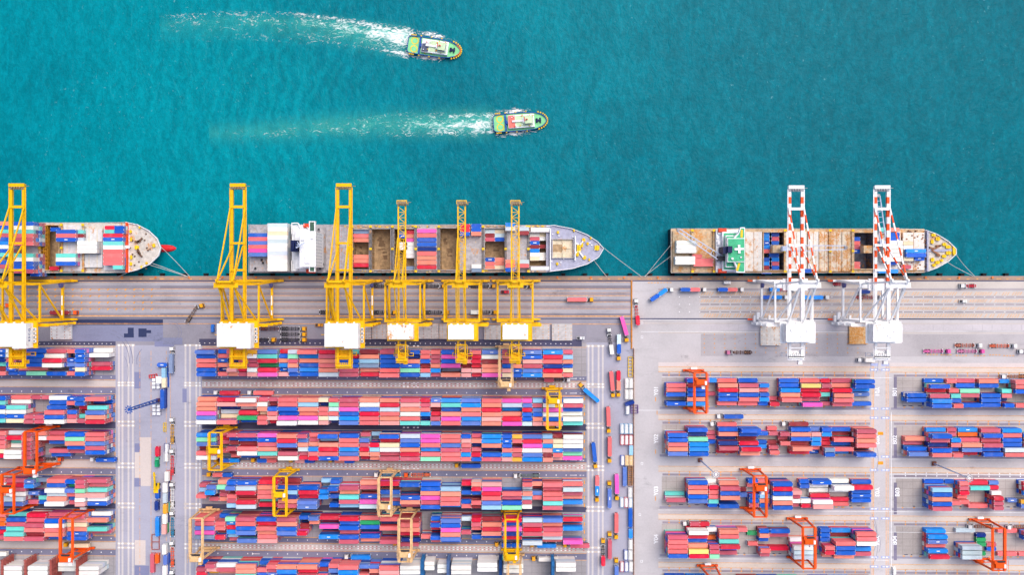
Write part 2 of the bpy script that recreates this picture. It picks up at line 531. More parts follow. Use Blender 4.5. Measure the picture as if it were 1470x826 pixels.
for i in range(16):                                                  # grid of crosses behind the white cranes
    for j, y in enumerate((480, 486.4, 493, 499.4, 505.6)):
        x = 1011 + i * 14.7
        if x < 1130 or x > 1150:
            mk(o2, x - .9, x + .9, y - .3, y + .3); mk(o2, x - .3, x + .3, y - .9, y - .31); mk(o2, x - .3, x + .3, y + .31, y + .9)
for x in (838.2, 164.6):
    for i in range(22):
        for y0 in (570, 620, 690, 739):
            if i < 4:
                mk(o2, x, x + 1.2, y0 + i * 11, y0 + i * 11 + 5)
for i in range(42):
    mk(o2, 905.8, 906.8, 408 + i * 2.2, 408 + i * 2.2 + 1.4)
for x0, y in ((930, 405.6), (948, 405.4), (1330, 507.6), (1350, 508), (1372, 509), (1398, 509), (1420, 508), (1440, 509)):
    for j in range(4):
        mk(o2, x0 + j * 4.4, x0 + j * 4.4 + 2.8, y, y + .9)
for x, y in ((1260, 618), (1260, 660)):
    mk(o2, x, x + 8, y, y + 4.6)
for x, y0 in ((942.7, 589), (940.6, 570), (940.6, 645), (940.4, 712)):
    mk(o2, x, x + 1.0, y0, y0 + 6)
o2.build(o2.nm, o2.mt)['kind'] = 'structure'
wl = marks('lane_marking', WPAINT)
for x0, n in ((2, 12), (298, 38)):                                   # lane numbers, too small to read
    for y in (543.6, 564.6, 661.0, 682.4, 778.8, 799.0):
        for i in range(n):
            x = x0 + i * 14.28
            if random.random() < .93:
                mk(wl, x, x + 1.2, y - .8, y + .8)
for y in (543.6, 564.7, 661, 682.4):
    mkl(wl, 818, 826, y - .3, y + .3); mk(wl, 832, 834.4, y - .4, y + .4); mk(wl, 836.5, 838.6, y - .4, y + .4)
for x, y in ((317, 543), (360, 543), (362, 799.2)):
    pts = [W(x, y - 1.8), W(x, y + 1.8), W(x + 2.6, y)]
    wl.poly([(a, b, wl.z) for a, b in pts]); mk(wl, x + 2.7, x + 11, y - .3, y + .3)
for i in range(75):
    mk(wl, 286 + i * 7.2, 286 + i * 7.2 + 1.4, 493.2, 494.2)
for i in range(18):
    mk(wl, 50 + i * 6.4, 50 + i * 6.4 + 1.5, 494.4, 495.2)
for y in (551.9, 555.0, 668.6, 671.9, 787.2, 790.4):                 # dashed edges of the gantry runways
    for i in range(92):
        x = 293 + i * 5.95
        if random.random() < .9:
            mk(wl, x, x + 2.4, y - .6, y + .6)
for a in ((170.9, 176, 184.6, 190.7), (266.3, 272.7, 281.9, 286.9), (844.8, 850.7, 859.3, 865.3)):
    for y in XR + [496.9]:
        for x in a:
            if random.random() < .94:
                mk(wl, x - 1.3, x + 1.3, y - 1.15, y + 1.15)
for x0 in (578.5,):                                                  # painted plates in the middle of the central rows
    for y in (497.4, 550.6, 556.6, 615, 668.4, 674.2, 725.6):
        for dx in (0, 5.6, 14.4, 20):
            mk(wl, x0 + dx, x0 + dx + 3.0, y - .8, y + .8)
for i in range(34):
    for y in (426.6, 437.2, 447.9):
        mk(wl, 974.5 + i * 14.6, 975.9 + i * 14.6, y - .5, y + .5)
for y, x0 in ((458.9, 908), (476, 920), (540.9, 950), (588.5, 908), (731, 945), (800, 945), (656.5, 1276), (731, 1276), (760, 1276)):
    mkl(wl, x0, x0 + 330 if x0 < 1200 else 1700, y, y + .55)
mkl(wl, 1279, 1279.8, 590, 1000)
for i in range(12):
    mk(wl, 1299 + i * 15, 1300.4 + i * 15, 679.4, 681.2); mk(wl, 1299 + i * 15, 1300.4 + i * 15, 675.6, 677.2)
mkl(wl, 1277, 1700, 677.8, 678.5); mkl(wl, 1277, 1700, 683.2, 683.9)
for x, y in ((921.6, 464), (921.6, 484), (921.5, 665), (918.5, 738), (921, 805)):
    mk(wl, x - 1.6, x + 1.6, y - 1.7, y - 1.2); mk(wl, x - 1.6, x + 1.6, y + 1.2, y + 1.7)
    mk(wl, x - 1.6, x - 1.1, y - 1.19, y + 1.19); mk(wl, x + 1.1, x + 1.6, y - 1.19, y + 1.19)
wl.build(wl.nm, wl.mt)['kind'] = 'structure'
pl = marks('lane_marking', PINKP)
for y in (551.9, 555.0, 668.6, 671.9, 787.2, 790.4):
    for i in range(92):
        x = 295.6 + i * 5.95
        if random.random() < .8:
            mk(pl, x, x + 2.0, y - .55, y + .55)
pl.build(pl.nm, pl.mt)['kind'] = 'structure'
ll = marks('turning_plate', LILAC)
lw = marks('lane_marking', WPAINT)
for y in ROWS_Y:
    for yy in (y - 6.2 - 8.3, y + 40.6):
        for x in (1254.6, 1270.8):
            mk(ll, x - 6.2, x + 6.2, yy - 1.7, yy + 1.7)
            mk(lw, x - 4.0, x - 0.6, yy - .8, yy + .8); mk(lw, x + 0.8, x + 4.2, yy - .8, yy + .8)
for x in (1255, 1270.6):
    mk(ll, x - 5.5, x + 5.5, 520.6, 524.6)
ll.build(ll.nm, ll.mt)['kind'] = 'structure'
lw.build(lw.nm, lw.mt)['kind'] = 'structure'
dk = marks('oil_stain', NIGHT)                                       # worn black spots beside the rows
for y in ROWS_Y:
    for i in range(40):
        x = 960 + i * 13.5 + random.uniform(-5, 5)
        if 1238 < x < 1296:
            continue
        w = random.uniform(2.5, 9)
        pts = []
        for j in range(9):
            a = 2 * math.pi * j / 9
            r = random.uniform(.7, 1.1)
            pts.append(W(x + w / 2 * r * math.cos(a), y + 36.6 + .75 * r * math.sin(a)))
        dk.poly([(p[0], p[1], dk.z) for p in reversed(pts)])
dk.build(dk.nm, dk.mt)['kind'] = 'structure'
tm = marks('tyre_track', paint('tyre_rubber_mark', (132, 134, 160), 0.8, 0.15))
def arc(cx, cy, r, a0, a1, w=.7, ry=None):
    n = 28
    ry = ry or r
    for i in range(n):
        a, b = R(a0 + (a1 - a0) * i / n), R(a0 + (a1 - a0) * (i + 1) / n)
        q = [W(cx + (r - w) * math.cos(a), cy + (ry - w) * math.sin(a)), W(cx + r * math.cos(a), cy + ry * math.sin(a)),
             W(cx + r * math.cos(b), cy + ry * math.sin(b)), W(cx + (r - w) * math.cos(b), cy + (ry - w) * math.sin(b))]
        tm.quad(*[(x, y, tm.z) for x, y in reversed(q)])
arc(245, 478, 12.5, -100, 130); arc(245, 478, 16, -95, 120)
arc(150, 520, 36, -75, 5, .9, 42); arc(150, 520, 41, -75, 5, .9, 47)
arc(236, 520, 40, 170, 215, .7, 30)
for i_ in range(7):
    rr_ = random.uniform(14, 46)
    arc(random.choice((252, 876, 1262, 182)) + random.uniform(-4, 4) - rr_, random.uniform(500, 790), rr_, -38, 30, .5, rr_ * 1.4)
tm.build(tm.nm, tm.mt)['kind'] = 'structure'
for i, y in enumerate(ROWS_Y[:4]):                                   # row numbers painted on the ground
    z = LEVEL[0] + 0.004
    x_, y_ = W(942, y + 16.6 + (i * .3))
    structure(text_mesh('Y0%d' % (i + 1), 3.7, WPAINT, 'painted_lettering', (x_, y_, z), (0, 0, R(90))))
    x_, y_ = W(1259, y + 17)
    structure(text_mesh('Y0%d' % (i + 1), 3.7, WPAINT, 'painted_lettering', (x_, y_, z), (0, 0, R(-90))))
    x_, y_ = W(1284.6 if i != 2 else 1288.4, y + 16.6)
    structure(text_mesh('B0%d' % (i + 1), 3.7, WPAINT, 'painted_lettering', (x_, y_, z + .003), (0, 0, R(90))))
# a row of separate concrete slabs along the landward crane rail of the eastern apron
par = structure(bpy.data.objects.new('slab_row', None)); COL.objects.link(par)
SLABM = paving('slab_concrete', (206, 200, 204), 0.12, 0.3)
slab0 = MB(); slab0.box(-2.95, 2.95, -1.95, 1.95, 0.0, 0.06)
slab_me = slab0.mesh('concrete_slab', SLABM)
for i in range(34):
    x_, y_ = W(1011 + i * 14.0, 469.6)
    o = bpy.data.objects.new('concrete_slab', slab_me); COL.objects.link(o)
    o.location = (x_, y_, 0.02 + random.uniform(0, .03)); o.parent = par
# fenders and bollards along the quay edge
fen = MB()
fen.box(-1.1, 1.1, -0.2, 1.3, -2.6, -0.5); fen.box(-1.4, 1.4, 1.3, 1.75, -2.8, -0.3)
fme = fen.mesh('quay_fender', RUBBER)
for i in range(46):
    px = 8 + i * 32.0 + random.uniform(-2, 2)
    o = bpy.data.objects.new('quay_fender', fme); COL.objects.link(o)
    o.location = ((px - 735) / S, QY, 0)
    tag(o, 'black rubber fender on the quay wall, %s from the west end' % ordn(i + 1), 'fender', 'fenders along the quay wall')
bol = MB()
bol.cyl((0, 0, 0), (0, 0, .7), .4, 10); bol.cyl((0, 0, .7), (0, 0, .95), .65, 10)
bme = bol.mesh('mooring_bollard', paint('bollard_orange', (240, 130, 50), 0.6, 0.2))
for i in range(31):
    px = 32 + i * 48.0
    o = bpy.data.objects.new('mooring_bollard', bme); COL.objects.link(o)
    o.location = ((px - 735) / S, QY - 0.9, 0.02)
    tag(o, 'orange mooring bollard on the quay edge, %s from the west end' % ordn(i + 1), 'bollard', 'bollards along the quay edge')
# ================================================================ containers
PAL = {'r': ('crimson', (226, 18, 62)), 's': ('salmon', (242, 114, 116)), 'k': ('rose red', (208, 92, 112)), 'o': ('coral orange', (252, 144, 122)),
       'p': ('magenta pink', (246, 88, 188)), 'm': ('maroon', (150, 46, 56)), 'b': ('blue', (0, 94, 208)), 'd': ('navy', (2, 50, 140)),
       'l': ('sky blue', (4, 142, 242)), 'c': ('slate blue', (88, 124, 206)), 'w': ('white', (250, 248, 242)), 'g': ('pale grey', (204, 220, 230)),
       'h': ('pale blue', (150, 202, 240)), 't': ('turquoise', (104, 216, 206)), 'n': ('green', (34, 170, 100)), 'e': ('mint', (140, 232, 186)),
       'y': ('ochre', (250, 180, 48)), 'u': ('cream', (250, 228, 190)), 'a': ('steel grey', (128, 150, 182)), 'x': ('pale pink', (250, 168, 164)),
       'q': ('bright orange', (252, 104, 18)), 'z': ('pale yellow', (254, 224, 122))}
LOWER = 'sskkkoobbbbddlcrrmmwgtap'
CHT = 2.62
LEN = {'4': 12.19, '2': 6.06}
def template(L, logo):
    b = MB()
    w, h, r = 1.22, CHT - 0.03, 0.13
    x = L / 2
    c = [(-x, -w), (x, -w), (x, w), (-x, w)]
    n = [(-x + r, -w + r), (x - r, -w + r), (x - r, w - r), (-x + r, w - r)]
    for i in range(4):
        j = (i + 1) % 4
        b.quad((*c[i], 0), (*c[j], 0), (*c[j], h), (*c[i], h))
        b.quad((*c[i], h), (*c[j], h), (*n[j], h), (*n[i], h))
        b.quad((*n[i], h), (*n[j], h), (*n[j], h - .06), (*n[i], h - .06))
    nr = 6 if L > 8 else 3                          # roof sheets of slightly different height
    for i in range(nr):
        a0, a1 = -x + r + (2 * x - 2 * r) * i / nr, -x + r + (2 * x - 2 * r) * (i + 1) / nr
        z = h - .06 + (0.025 if i % 2 else 0.0)
        b.quad((a0, -w + r, z), (a1, -w + r, z), (a1, w - r, z), (a0, w - r, z))
    for sx in (-1, 1):
        for sy in (-1, 1):
            x0, x1 = sorted((sx * x, sx * (x - .34))); y0, y1 = sorted((sy * w, sy * (w - .3)))
            b.quad((x0, y0, h + .02), (x1, y0, h + .02), (x1, y1, h + .02), (x0, y1, h + .02), 1)
            e = sx * (x + .015)                     # light castings and lock rods on the ends
            q = [(e, y0, h - .5), (e, y1, h - .5), (e, y1, h), (e, y0, h)]
            b.quad(*(q if sx > 0 else q[::-1]), 1)
    for yy in (-.75, -.3, .3, .75):
        e = x + .03
        b.quad((e, yy - .05, .2), (e, yy + .05, .2), (e, yy + .05, h - .2), (e, yy - .05, h - .2), 1)
    if logo:
        b.quad((-1.0, -.26, h + .004), (1.0, -.26, h + .004), (1.0, .26, h + .004), (-1.0, .26, h + .004), 2)
    return b
TEMPL = {}
for l_ in '42':
    for g_ in (False, True):
        b_ = template(LEN[l_], g_)
        TEMPL[l_, g_] = (b_, np.array(b_.v), b_.mesh('container_shell', [CP_OBJ, CAST, WPAINT]))
CONT = []
def add_c(x, y, z, kind, code, label=None, top=True, rz=0.0, group=None, must=False, hidden=0.0):
    CONT.append(dict(x=x, y=y, z=z, k=kind, c=code, label=label, top=top, rz=rz, group=group, must=must, hidden=hidden))
def yard_row(name, start, pitch, base, slot, text, group):
    for ent in text.split(';'):
        ent = ent.split()
        if not ent:
            continue
        sl, kind, toks = int(ent[0][:-1]), ent[0][-1], ent[1:]
        span = slot * (2 if kind == '4' else 1)
        gx = base + slot * sl + span / 2
        for ln, tk in enumerate(toks):
            if tk == '.':
                continue
            code, n = tk[0], int(tk[1:])
            x, y = W(gx, start + pitch * ln)
            x += random.uniform(-.12, .12); y += random.uniform(-.05, .05)
            for t in range(n):
                top = t == n - 1
                cc = code if top else random.choice(LOWER + code * 6)
                lb = None
                if top:
                    lb = '%s %s container atop its stack, %s lane, %s slot of %s' % (
                        PAL[code][0], 'long' if kind == '4' else 'short', ORD[ln], ordn(sl + 1), name)
                add_c(x + random.uniform(-.05, .05), y + random.uniform(-.03, .03), 0.06 + t * CHT, kind, cc, lb, top, 0.0, group)
C_ROWS = ['''04 c6 b5 s5 s5 b5 b5; 22 b4 s4 b4 o4 d3 s4; 32 s5 o4 d3 o4 x5 o4; 42 k5 k5 s4 k4 r4 k4; 52 y5 w5 k4 k4 w5 x5; 64 c5 t5 r5 n3 r5 p5;
82 r3 b4 o4 l4 b3 x4; 92 g5 e5 k5 o5 c5 b4; 104 s6 l4 o4 b4 l4 b4; 124 r5 k5 o5 s5 o5 g5; 144 t4 r4 b5 b5 k5 k5; 164 m5 o5 h5 a5 o4 r4;
184 k5 b5 b5 b5 s5 s6; 204 b5 d4 o5 b5 e5 b5; 222 s5 s5 b5 m4 s5 h5; 232 s5 k5 k5 o5 l5 k4; 244 b5 p5 b5 p5 a2 o5; 262 o5 m4 o5 m3 x5 x5;
272 s5 r5 r5 r4 x5 r4; 284 c5 w5 m5 o5 o5 p5; 302 k5 o5 k5 b5 x5 u5; 312 b4 y4 b4 o5 b5 b5; 324 c5 b5 x5 k5 c5 l5; 344 l5 r5 s5 d5 r5 o5; 362 k4 h5 o5 b4 u4 s4''',
'''04 o4 o5 o5 p5 c5 w5; 24 r5 x5 d2 g2 u2 s5; 44 w6 o5 w2 r4 n5 b2; 62 k4 w5 o5 u3 s5 s5; 72 k4 m3 b5 s5 x5 r3; 84 s5 s5 b5 b4 p5 w6;
104 o5 h5 o5 o4 p5 w5; 122 u5 d3 s5 s5 u5 x5; 132 s5 e5 g5 s5 g5 d2; 144 k5 k5 p5 b5 l5 c5; 164 o5 w5 c5 r5 s5 s5; 184 o5 r5 g5 s5 o5 x5;
204 k5 x5 o5 w5 s5 t5; 222 r5 k5 s5 l5 d3 t5; 232 c5 x5 m3 r4 k5 c5; 244 l5 t5 b4 o5 p5 s5; 264 c5 l5 o5 s5 l5 c5; 284 s5 o5 r5 o5 x5 o5;
304 p5 g5 l3 o4 r5 p5; 322 p5 c5 r5 b5 b5 g5; 332 h5 k5 c5 b5 o5 x5; 344 b5 w5 p5 w5 b5 o5; 364 w5 k5 b4 w3 w5 t4''',
'''04 l5 e5 c5 m3 s5 w5; 22 k3 r2 k2 . s2 .; 32 k5 b3 m3 k5 m3 s2; 44 k5 b4 m3 s5 w5 b2; 64 p5 b5 k5 o5 t5 o3; 84 o6 r6 c6 m3 k5 w5;
102 k6 c5 o5 g5 k4 r4; 112 s4 k4 o4 l5 s5 r5; 124 b6 h3 o5 r5 s5 b5; 144 b5 s5 s5 l5 c5 s5; 162 k3 c5 k5 r5 o5 r3; 172 h2 . r5 h5 o5 o4;
184 b6 r4 u5 w5 k4 k5; 204 g5 c5 b5 o5 r5 k5; 224 p5 p5 s5 l4 s5 e5; 244 s5 s5 c5 k5 s5 s5; 262 b5 x5 s5 k5 l5 s5; 272 k4 o5 d3 k4 r5 b5;
284 l5 l5 o5 d2 b5 k5; 302 b5 b5 b5 s5 l5 x5; 312 y5 s5 m2 s5 k5 y5; 324 c5 r5 p5 w5 c5 l5; 342 h5 o5 l5 x5 m5 o5; 352 m4 u5 u5 l5 s5 x3; 364 w5 w5 w5 c4 e3 p3''',
'''02 . k3 h3 s5 . .; 12 . c5 l6 . k3 .; 22 o4 e5 k3 k3 o3 .; 32 b5 c6 m3 s5 k5 h5; 44 b5 g6 r6 m4 r6 g6; 64 r4 o5 s5 s5 t3 r4; 84 m2 b5 h5 d5 o5 k5;
104 . b5 r5 r4 c6 c6; 122 h2 . l4 l5 . .; 132 b3 b6 s3 b4 . b4; 144 . k5 o4 t5 k5 h4; 164 o4 k4 . b4 p5 g5; 184 r5 . b4 a3 k2 b2; 204 b6 . . b5 o5 k3;
224 b5 b5 o5 p5 k5 b5; 244 . h5 o6 s6 s6 l3; 262 r4 . b4 . b4 s4; 272 o5 r5 b4 . s5 m4; 284 x5 p5 r5 s5 c5 h5; 304 . . s5 k4 b5 e5; 322 s5 g3 o5 h4 k4 w4;
332 o4 m2 c4 s4 . .; 344 s5 k4 s5 s5 t5 k5; 364 s4 g5 k4 o3 l4 .''',
'''04 s6 k6 c6 p6 a6 b3; 22 b3 s6 s6 m4 r6 .; 32 e6 l5 r5 l5 h4 k3; 44 k6 s6 b6 c6 d3 c5; 64 b6 r5 s6 o5 s5 x5; 84 k6 o6 b6 c6 b3 .; 102 b4 . m3 r6 . .;
112 c5 o4 . . . .; 124 r4 . p4 . l5 .; 144 r5 b4 b5 k4 b5 k5; 164 s4 n4 b4 . b4 o3; 184 s5 d3 s5 . . k5; 204 m5 s6 o6 r5 m2 d3; 222 . . . . s4 .;
232 b4 b6 r4 . b5 s3; 244 c6 b6 p6 o6 c6 b3; 262 g4 . . k4 . .; 272 r5 k5 s4 . b4 .; 284 m4 o5 r5 o5 b3 .; 304 r5 b4 p5 d5 r4 .; 324 g5 k5 r5 k5 t2 g5;
344 c5 o4 k5 s5 g4 s2; 364 r4 . l4 . . p4''',
'''02 b3 k5 r5; 12 k6 x5 y3; 24 w5 k5 o3; 44 o6 o6 t6; 62 b3 s5 b5; 72 s6 k5 c5; 84 o6 l6 b5; 104 o6 r5 k6; 122 b4 m4 s6; 132 s5 c5 d3; 144 s6 l6 l5;
162 c5 m3 s5; 172 c5 o5 m4; 184 s6 x6 k5''']
L_ROWS = ['''02 k4 b4 d4 m3 m3 s4; 12 b4 b4 d4 t3 m3 s4; 22 w4 w4 k4 b4 b4 b3; 32 k3 k3 k3 . s3 b3; 44 b4 b5 b5 b5 s3 e4; 64 k4 w5 r6 w6 . b4; 82 s4 . b4 c4 b3 s4; 92 b5 b5 b5 c5 u5 b5; 104 w1 w3 . k2 r2 .''',
'''04 b4 t4 b4 w4 b4 t4; 24 s2 w2 t4 w4 b4 u4; 42 k2 . . . k5 k5; 52 k2 . . . k5 k5; 64 w3 b3 b4 s5 b5 w5; 82 b4 s4 . b4 k4 x4; 92 b5 b5 r3 m2 t3 k4; 104 s5 b1 t4 c5 o5 r5''',
'''04 s4 k4 s4 s4 u4 r4; 24 g3 r4 t2 w2 w5 w5; 42 k6 s6 k6 k6 k6 k6; 52 o4 w4 m2 . . .; 64 k3 s4 b3 . k3 b2; 84 b5 e5 o5 b4 k3 .; 104 s5 s5 c5 k5 b5 .''',
'''04 s4 w4 o4 o4 t4 w4; 24 k4 r4 k4 w4 g5 c5; 42 c5 l5 . c3 . k3; 52 a3 . . d3 t3 b3; 64 s4 b4 w5 g4 o4 w5; 82 b5 n3 c5 s4 b3 k3; 92 k5 k5 e5 x5 w5 x5; 104 k4 k3 t4 x5 w4 b4''',
'''04 s4 q4 q4 b3 r3 k4; 24 t3 b4 k4 t4 t5 s5; 44 r4 k4 k5 s5 m4 k5; 64 k3 b5 w5 s5 o5 b3; 84 k5 x4 u4 o4 b4 b4; 104 w2 o4 . t4 k2 .''']
Y_ROWS = ['''04 . s3 s3 b3 . b3; 24 b3 m3 b3 b3 o3 l3; 42 l2 . . k1 . .; 54 s2 o3 r3 b3 b3 s2; 74 b2 k3 x3 b3 s3 s2; 92 . l3 s2 b3 l3 b2; 102 . . . . k1 r3;
114 b2 b2 l3 o3 s4 .; 134 s2 z3 r2 r3 k2 p4; 152 r2 k3 r2 t2 . k2; 164 k2 o2 r3 o4 s4 k3; 184 b4 b4 l1 c1 . b2''',
'''04 . b5 b5 s5 o5 c5; 24 b4 d3 e4 l5 l5 b5; 42 . k1 k1 b1 . .; 54 b3 o3 d1 d3 k4 r1; 74 b5 b3 m1 r3 r5 o4; 92 . b2 . b1 l1 .; 102 s1 k2 . m1 k2 s3;
112 . k3 k1 s3 . .; 124 b3 o3 b3 m2 o4 r2; 142 c2 x3 l3 l3 s2 b1; 152 b3 l3 r2 r2 a5 b5; 164 b2 m1 s4 b2 s4 l1; 184 k5 s5 o5 s5 m1 b5''',
'''04 . . . t1 k3 .; 24 b4 s4 o4 b4 c4 .; 42 w2 r4 s4 s4 t4 b3; 54 o4 k5 b5 o5 . b4; 72 . . m1 c2 . .; 82 b2 s1 . b3 b3 k3; 92 s2 t3 b3 h3 o3 b3;
104 b5 r5 b5 w5 o5 b5; 122 . . x4 k3 w3 k2; 132 b2 b2 . . w3 r3; 144 b3 w1 w1 r2 w4 x4; 164 w1 w4 w1 . r1 s1; 184 b2 r3 b2 b2 b2 .''',
'''04 . k5 s5 s5 s5 b5; 24 w5 r4 b3 o4 z5 r5; 42 w2 . q1 k5 k5 e5; 54 o4 s4 t4 r5 b2 k2; 72 s2 . . . . .; 82 . n1 . s2 . .; 92 b3 o3 b2 . s4 k3;
104 b3 k2 . . r2 .; 124 . . w2 w5 g5 g5; 142 . . l1 . . .; 152 b2 b2 b2 s5 r5 o3; 164 l2 m1 s5 b5 b5 o4; 184 s5 s5 w5 b2 l2 k2''',
'''04 b2; 24 b3; 74 m2; 94 k2; 114 b2; 144 s2; 164 b2; 184 k2''']
B_ROWS = ['''04 . . . b3 b3 .; 24 b1 b4 r2 k4 l5 b5; 42 s2 . s3 t4 b4 s5; 54 k1 b1 e3 k3 . b4; 74 o2 b2 . b3 b3 b3; 92 l2 . t3 s3 d1 b4; 104 s4 s4 b4 . . s4; 124 k3 b3 s4 b3 . b3''',
'''04 . . o2 k1 b3 c4; 24 l2 b5 k4 d3 b5 s5; 42 k2 k2 l4 s4 b3 s5; 54 l2 q2 k3 o4 c4 r2; 74 k3 b4 k3 k4 b3 b4; 94 l3 s3 b3 b3 g4 s4; 114 . l3 m3 k3 b3 s3''',
'''24 b1 h5 b5 o5 b5 k5; 42 b1 . . . s4 .; 52 s3 k3 r3 s2 s3 .; 64 r2 t3 . . . s2; 82 c2 r2 w3 r4 k4 k4; 102 . . . . c1 .; 114 r3 r3 l3 . y2 c2''',
'''24 l2 l3 c3 s2 l3 r4; 54 g1 . . g4 g4 g4; 72 . d1 n1 n1 . n1; 82 . . . k1 b1 .; 94 s1 . . . . s1; 114 b4 b3 . . . s1''',
'''24 b1; 54 k1; 84 b1''']
for i, t_ in enumerate(C_ROWS):
    yard_row(ORD[i] + ' central yard row', ROWS_C[i], PITCH_C, 292.5, 14.275, t_, 'containers stacked in the central yard')
for i, t_ in enumerate(L_ROWS):
    yard_row(ORD[i] + ' western yard row', ROWS_C[i], PITCH_C, -5.8, 14.275, t_, 'containers stacked in the western yard')
for i, t_ in enumerate(Y_ROWS):
    yard_row('yard row Y0%d' % (i + 1), ROWS_Y[i], PITCH_Y, 952.8, 14.68, t_, 'containers stacked in the Y rows')
for i, t_ in enumerate(B_ROWS):
    yard_row('yard row B0%d' % (i + 1), ROWS_Y[i], PITCH_Y, 1292.6, 15.0, t_, 'containers stacked in the B rows')
def reefer(px, py, kind, n, where, code='w', lanes=2, h0=0):
    """white refrigerated boxes given by where their roofs show in the photo"""
    x, y = P(px, py, n * CHT)
    for ln in range(lanes):
        for t in range(n):
            top = t == n - 1
            lb = '%s refrigerated %s container atop, %s, lane %s' % (PAL[code][0], 'long' if kind == '4' else 'short', where, ORD[ln]) if top else None
            add_c(x, y - ln * 2.85, 0.06 + t * CHT, kind, code if top or random.random() < .8 else 'g', lb, top, 0, 'white refrigerated containers')
for px, py, kd, n, wh in ((588.5, 816, '4', 6, 'below the beige crane by the blue rack'), (616.5, 810, '2', 4, 'just east of the blue rack'), (635, 814, '2', 4, 'beside the steel blue rack'),
                          (662, 816, '4', 6, 'between two blue racks'), (699.5, 812, '4', 6, 'west of the navy rack'), (737, 814, '4', 5, 'under the beige and yellow cranes'),
                          (812.5, 812, '4', 5, 'nearest the cross road in the south')):
    reefer(px, py, kd, n, wh)
for px, py, n, wh in ((17, 817, 5, 'westernmost between the rust racks'), (54, 817, 5, 'second from the west edge'), (97.5, 811.5, 3, 'lower third stack by rust rack'),
                      (127.5, 817, 5, 'by the western cross road')):
    reefer(px, py, '4', n, wh)
add_c(*P(2, 796.5, 8), 5.3, '2', 'w', 'white short container at the west edge north of the refrigerated stacks')
# boxes standing along the two cross roads
def lone(px, py, kind, code, rz, label, n=1, low=None):
    x, y = P(px, py, n * CHT)
    for t in range(n):
        add_c(x, y, 0.06 + t * CHT, kind, code if t == n - 1 else (low or code), label if t == n - 1 else None, t == n - 1, R(rz), None, must=t == n - 1)
for px, py, kd, cd, rz, lb, n, lw in (
    (225.5, 649, '2', 'r', 90, 'red short container by the lorry queue on the western road', 1, None),
    (225.5, 757, '4', 'l', 90, 'long sky blue container standing alone north of the rusty open frame', 1, None),
    (225, 803, '2', 'q', 90, 'bright orange short container beside a long rose container', 1, None),
    (218.3, 809.5, '4', 'k', 90, 'long rose container by the orange one on the western road', 1, None),
    (225.5, 710, '2', 'b', 90, 'bright blue short container behind the yellow reach stacker', 1, None),
    (224.5, 727, '2', 'd', 90, 'navy short container south of a bright blue one on the western road', 1, None),
    (232.6, 573.5, '4', 'b', 90, 'long blue container at the foot of the blue lattice mast', 2, 'd'),
    (234.6, 536, '2', 'h', 90, 'light blue office container in the middle of the western road', 2, 'b'),
    (232.4, 524.4, '2', 'b', 0, 'small blue office container at the north end of the road cabins', 1, None),
    (235, 550, '2', 'u', 90, 'beige office container between the light blue and the long blue one', 2, 'b'),
    (239, 685, '2', 'w', 90, 'white short container with red edge alone beside the red chassis lorry', 2, 'r'),
    (236.3, 701, '2', 'w', 90, 'white short container over blue one, north of its twin on western road', 2, 'd'),
    (236.3, 716, '2', 'g', 90, 'pale short container over blue one, next to the white chassis lorry', 2, 'd'),
    (236.5, 731.5, '2', 'y', 90, 'ochre short container with turquoise one below, western road', 2, 't'),
    (236, 746, '2', 'w', 90, 'white short container south of the ochre one on the western road', 2, 'd'),
    (235, 761, '2', 'x', 90, 'white short container with pinkish rim beside the blue chassis lorry', 2, 'n'),
    (235.4, 790, '2', 'w', 90, 'white short container opposite the orange chassis lorry', 2, 'g'),
    (237, 805, '2', 'c', 90, 'slate blue short container between two white ones at the south', 2, 'b'),
    (236, 820, '2', 'w', 90, 'white short container at the southern end of the road stack', 2, 'c'),
    (897, 685, '4', 'c', 90, 'long slate blue container beside the brown lattice frame on the eastern road', 1, None),
    (905.2, 744, '4', 'b', 90, 'long blue container standing alone by the yard fence', 1, None),
    (905.5, 767, '2', 'l', 90, 'short sky blue container south of the long blue one by the fence', 1, None),
    (906.2, 647, '2', 'h', 90, 'pale blue short container under the tank rows by the fence', 1, None),
    (904, 579.5, '2', 'd', 20, 'small blue container set askew south of the tanks', 1, None)):
    lone(px, py, kd, cd, rz, lb, n, lw)
# ---------------------------------------------------------------- what lies on the ships (roof position in the photo, roof height)
def ship_lanes(px0, px1, py, dy, codes, h, ship, bay, kind=None, below=0):
    n = 0
    for i, cd in enumerate(codes):
        if cd == '.':
            continue
        x0, y0 = P(px0, py + i * dy, h); x1, _ = P(px1, py + i * dy, h)
        kd = kind or ('4' if x1 - x0 > 9 else '2')
        n += 1
        add_c((x0 + x1) / 2, y0, h - CHT, kd, cd, '%s %s container, %s from seaward, %s, %s' % (PAL[cd][0], 'long' if kd == '4' else 'short', ORD[i], bay, ship), True, 0, 'containers aboard the ' + ship)
        for t in range(below):
            add_c((x0 + x1) / 2, y0, h - CHT * (t + 2), kd, (random.choice('wgw') if cd in 'wgu' else random.choice(LOWER + cd * 4)), None, False)
SA, SB, SC = 'western ship', 'middle ship', 'eastern ship'
ship_lanes(-11, 16, 321, 5.6, 'obtkblwbt.bk', 19.5, SA, 'stern bay', '4', 4)
ship_lanes(20.5, 46.5, 321.3, 5.7, 'bwtsks..twbbk', 19.5, SA, 'bay beneath the crane', '4', 4)
ship_lanes(46.6, 54, 322.5, 5.5, 'ktbagb...kbtkb', 13, SA, 'cut bay beside the crane', '2', 2)
ship_lanes(72.5, 86, 329.5, 5.5, 'b............', 9, SA, 'open hold')
ship_lanes(79.5, 109.5, 332.6, 5.8, 'bsb', 14, SA, 'bay over the brown hold', '4', 1)
ship_lanes(110, 116, 333, 5.5, 'tmg', 11.5, SA, 'stub bay by the white boxes', '2', 0)
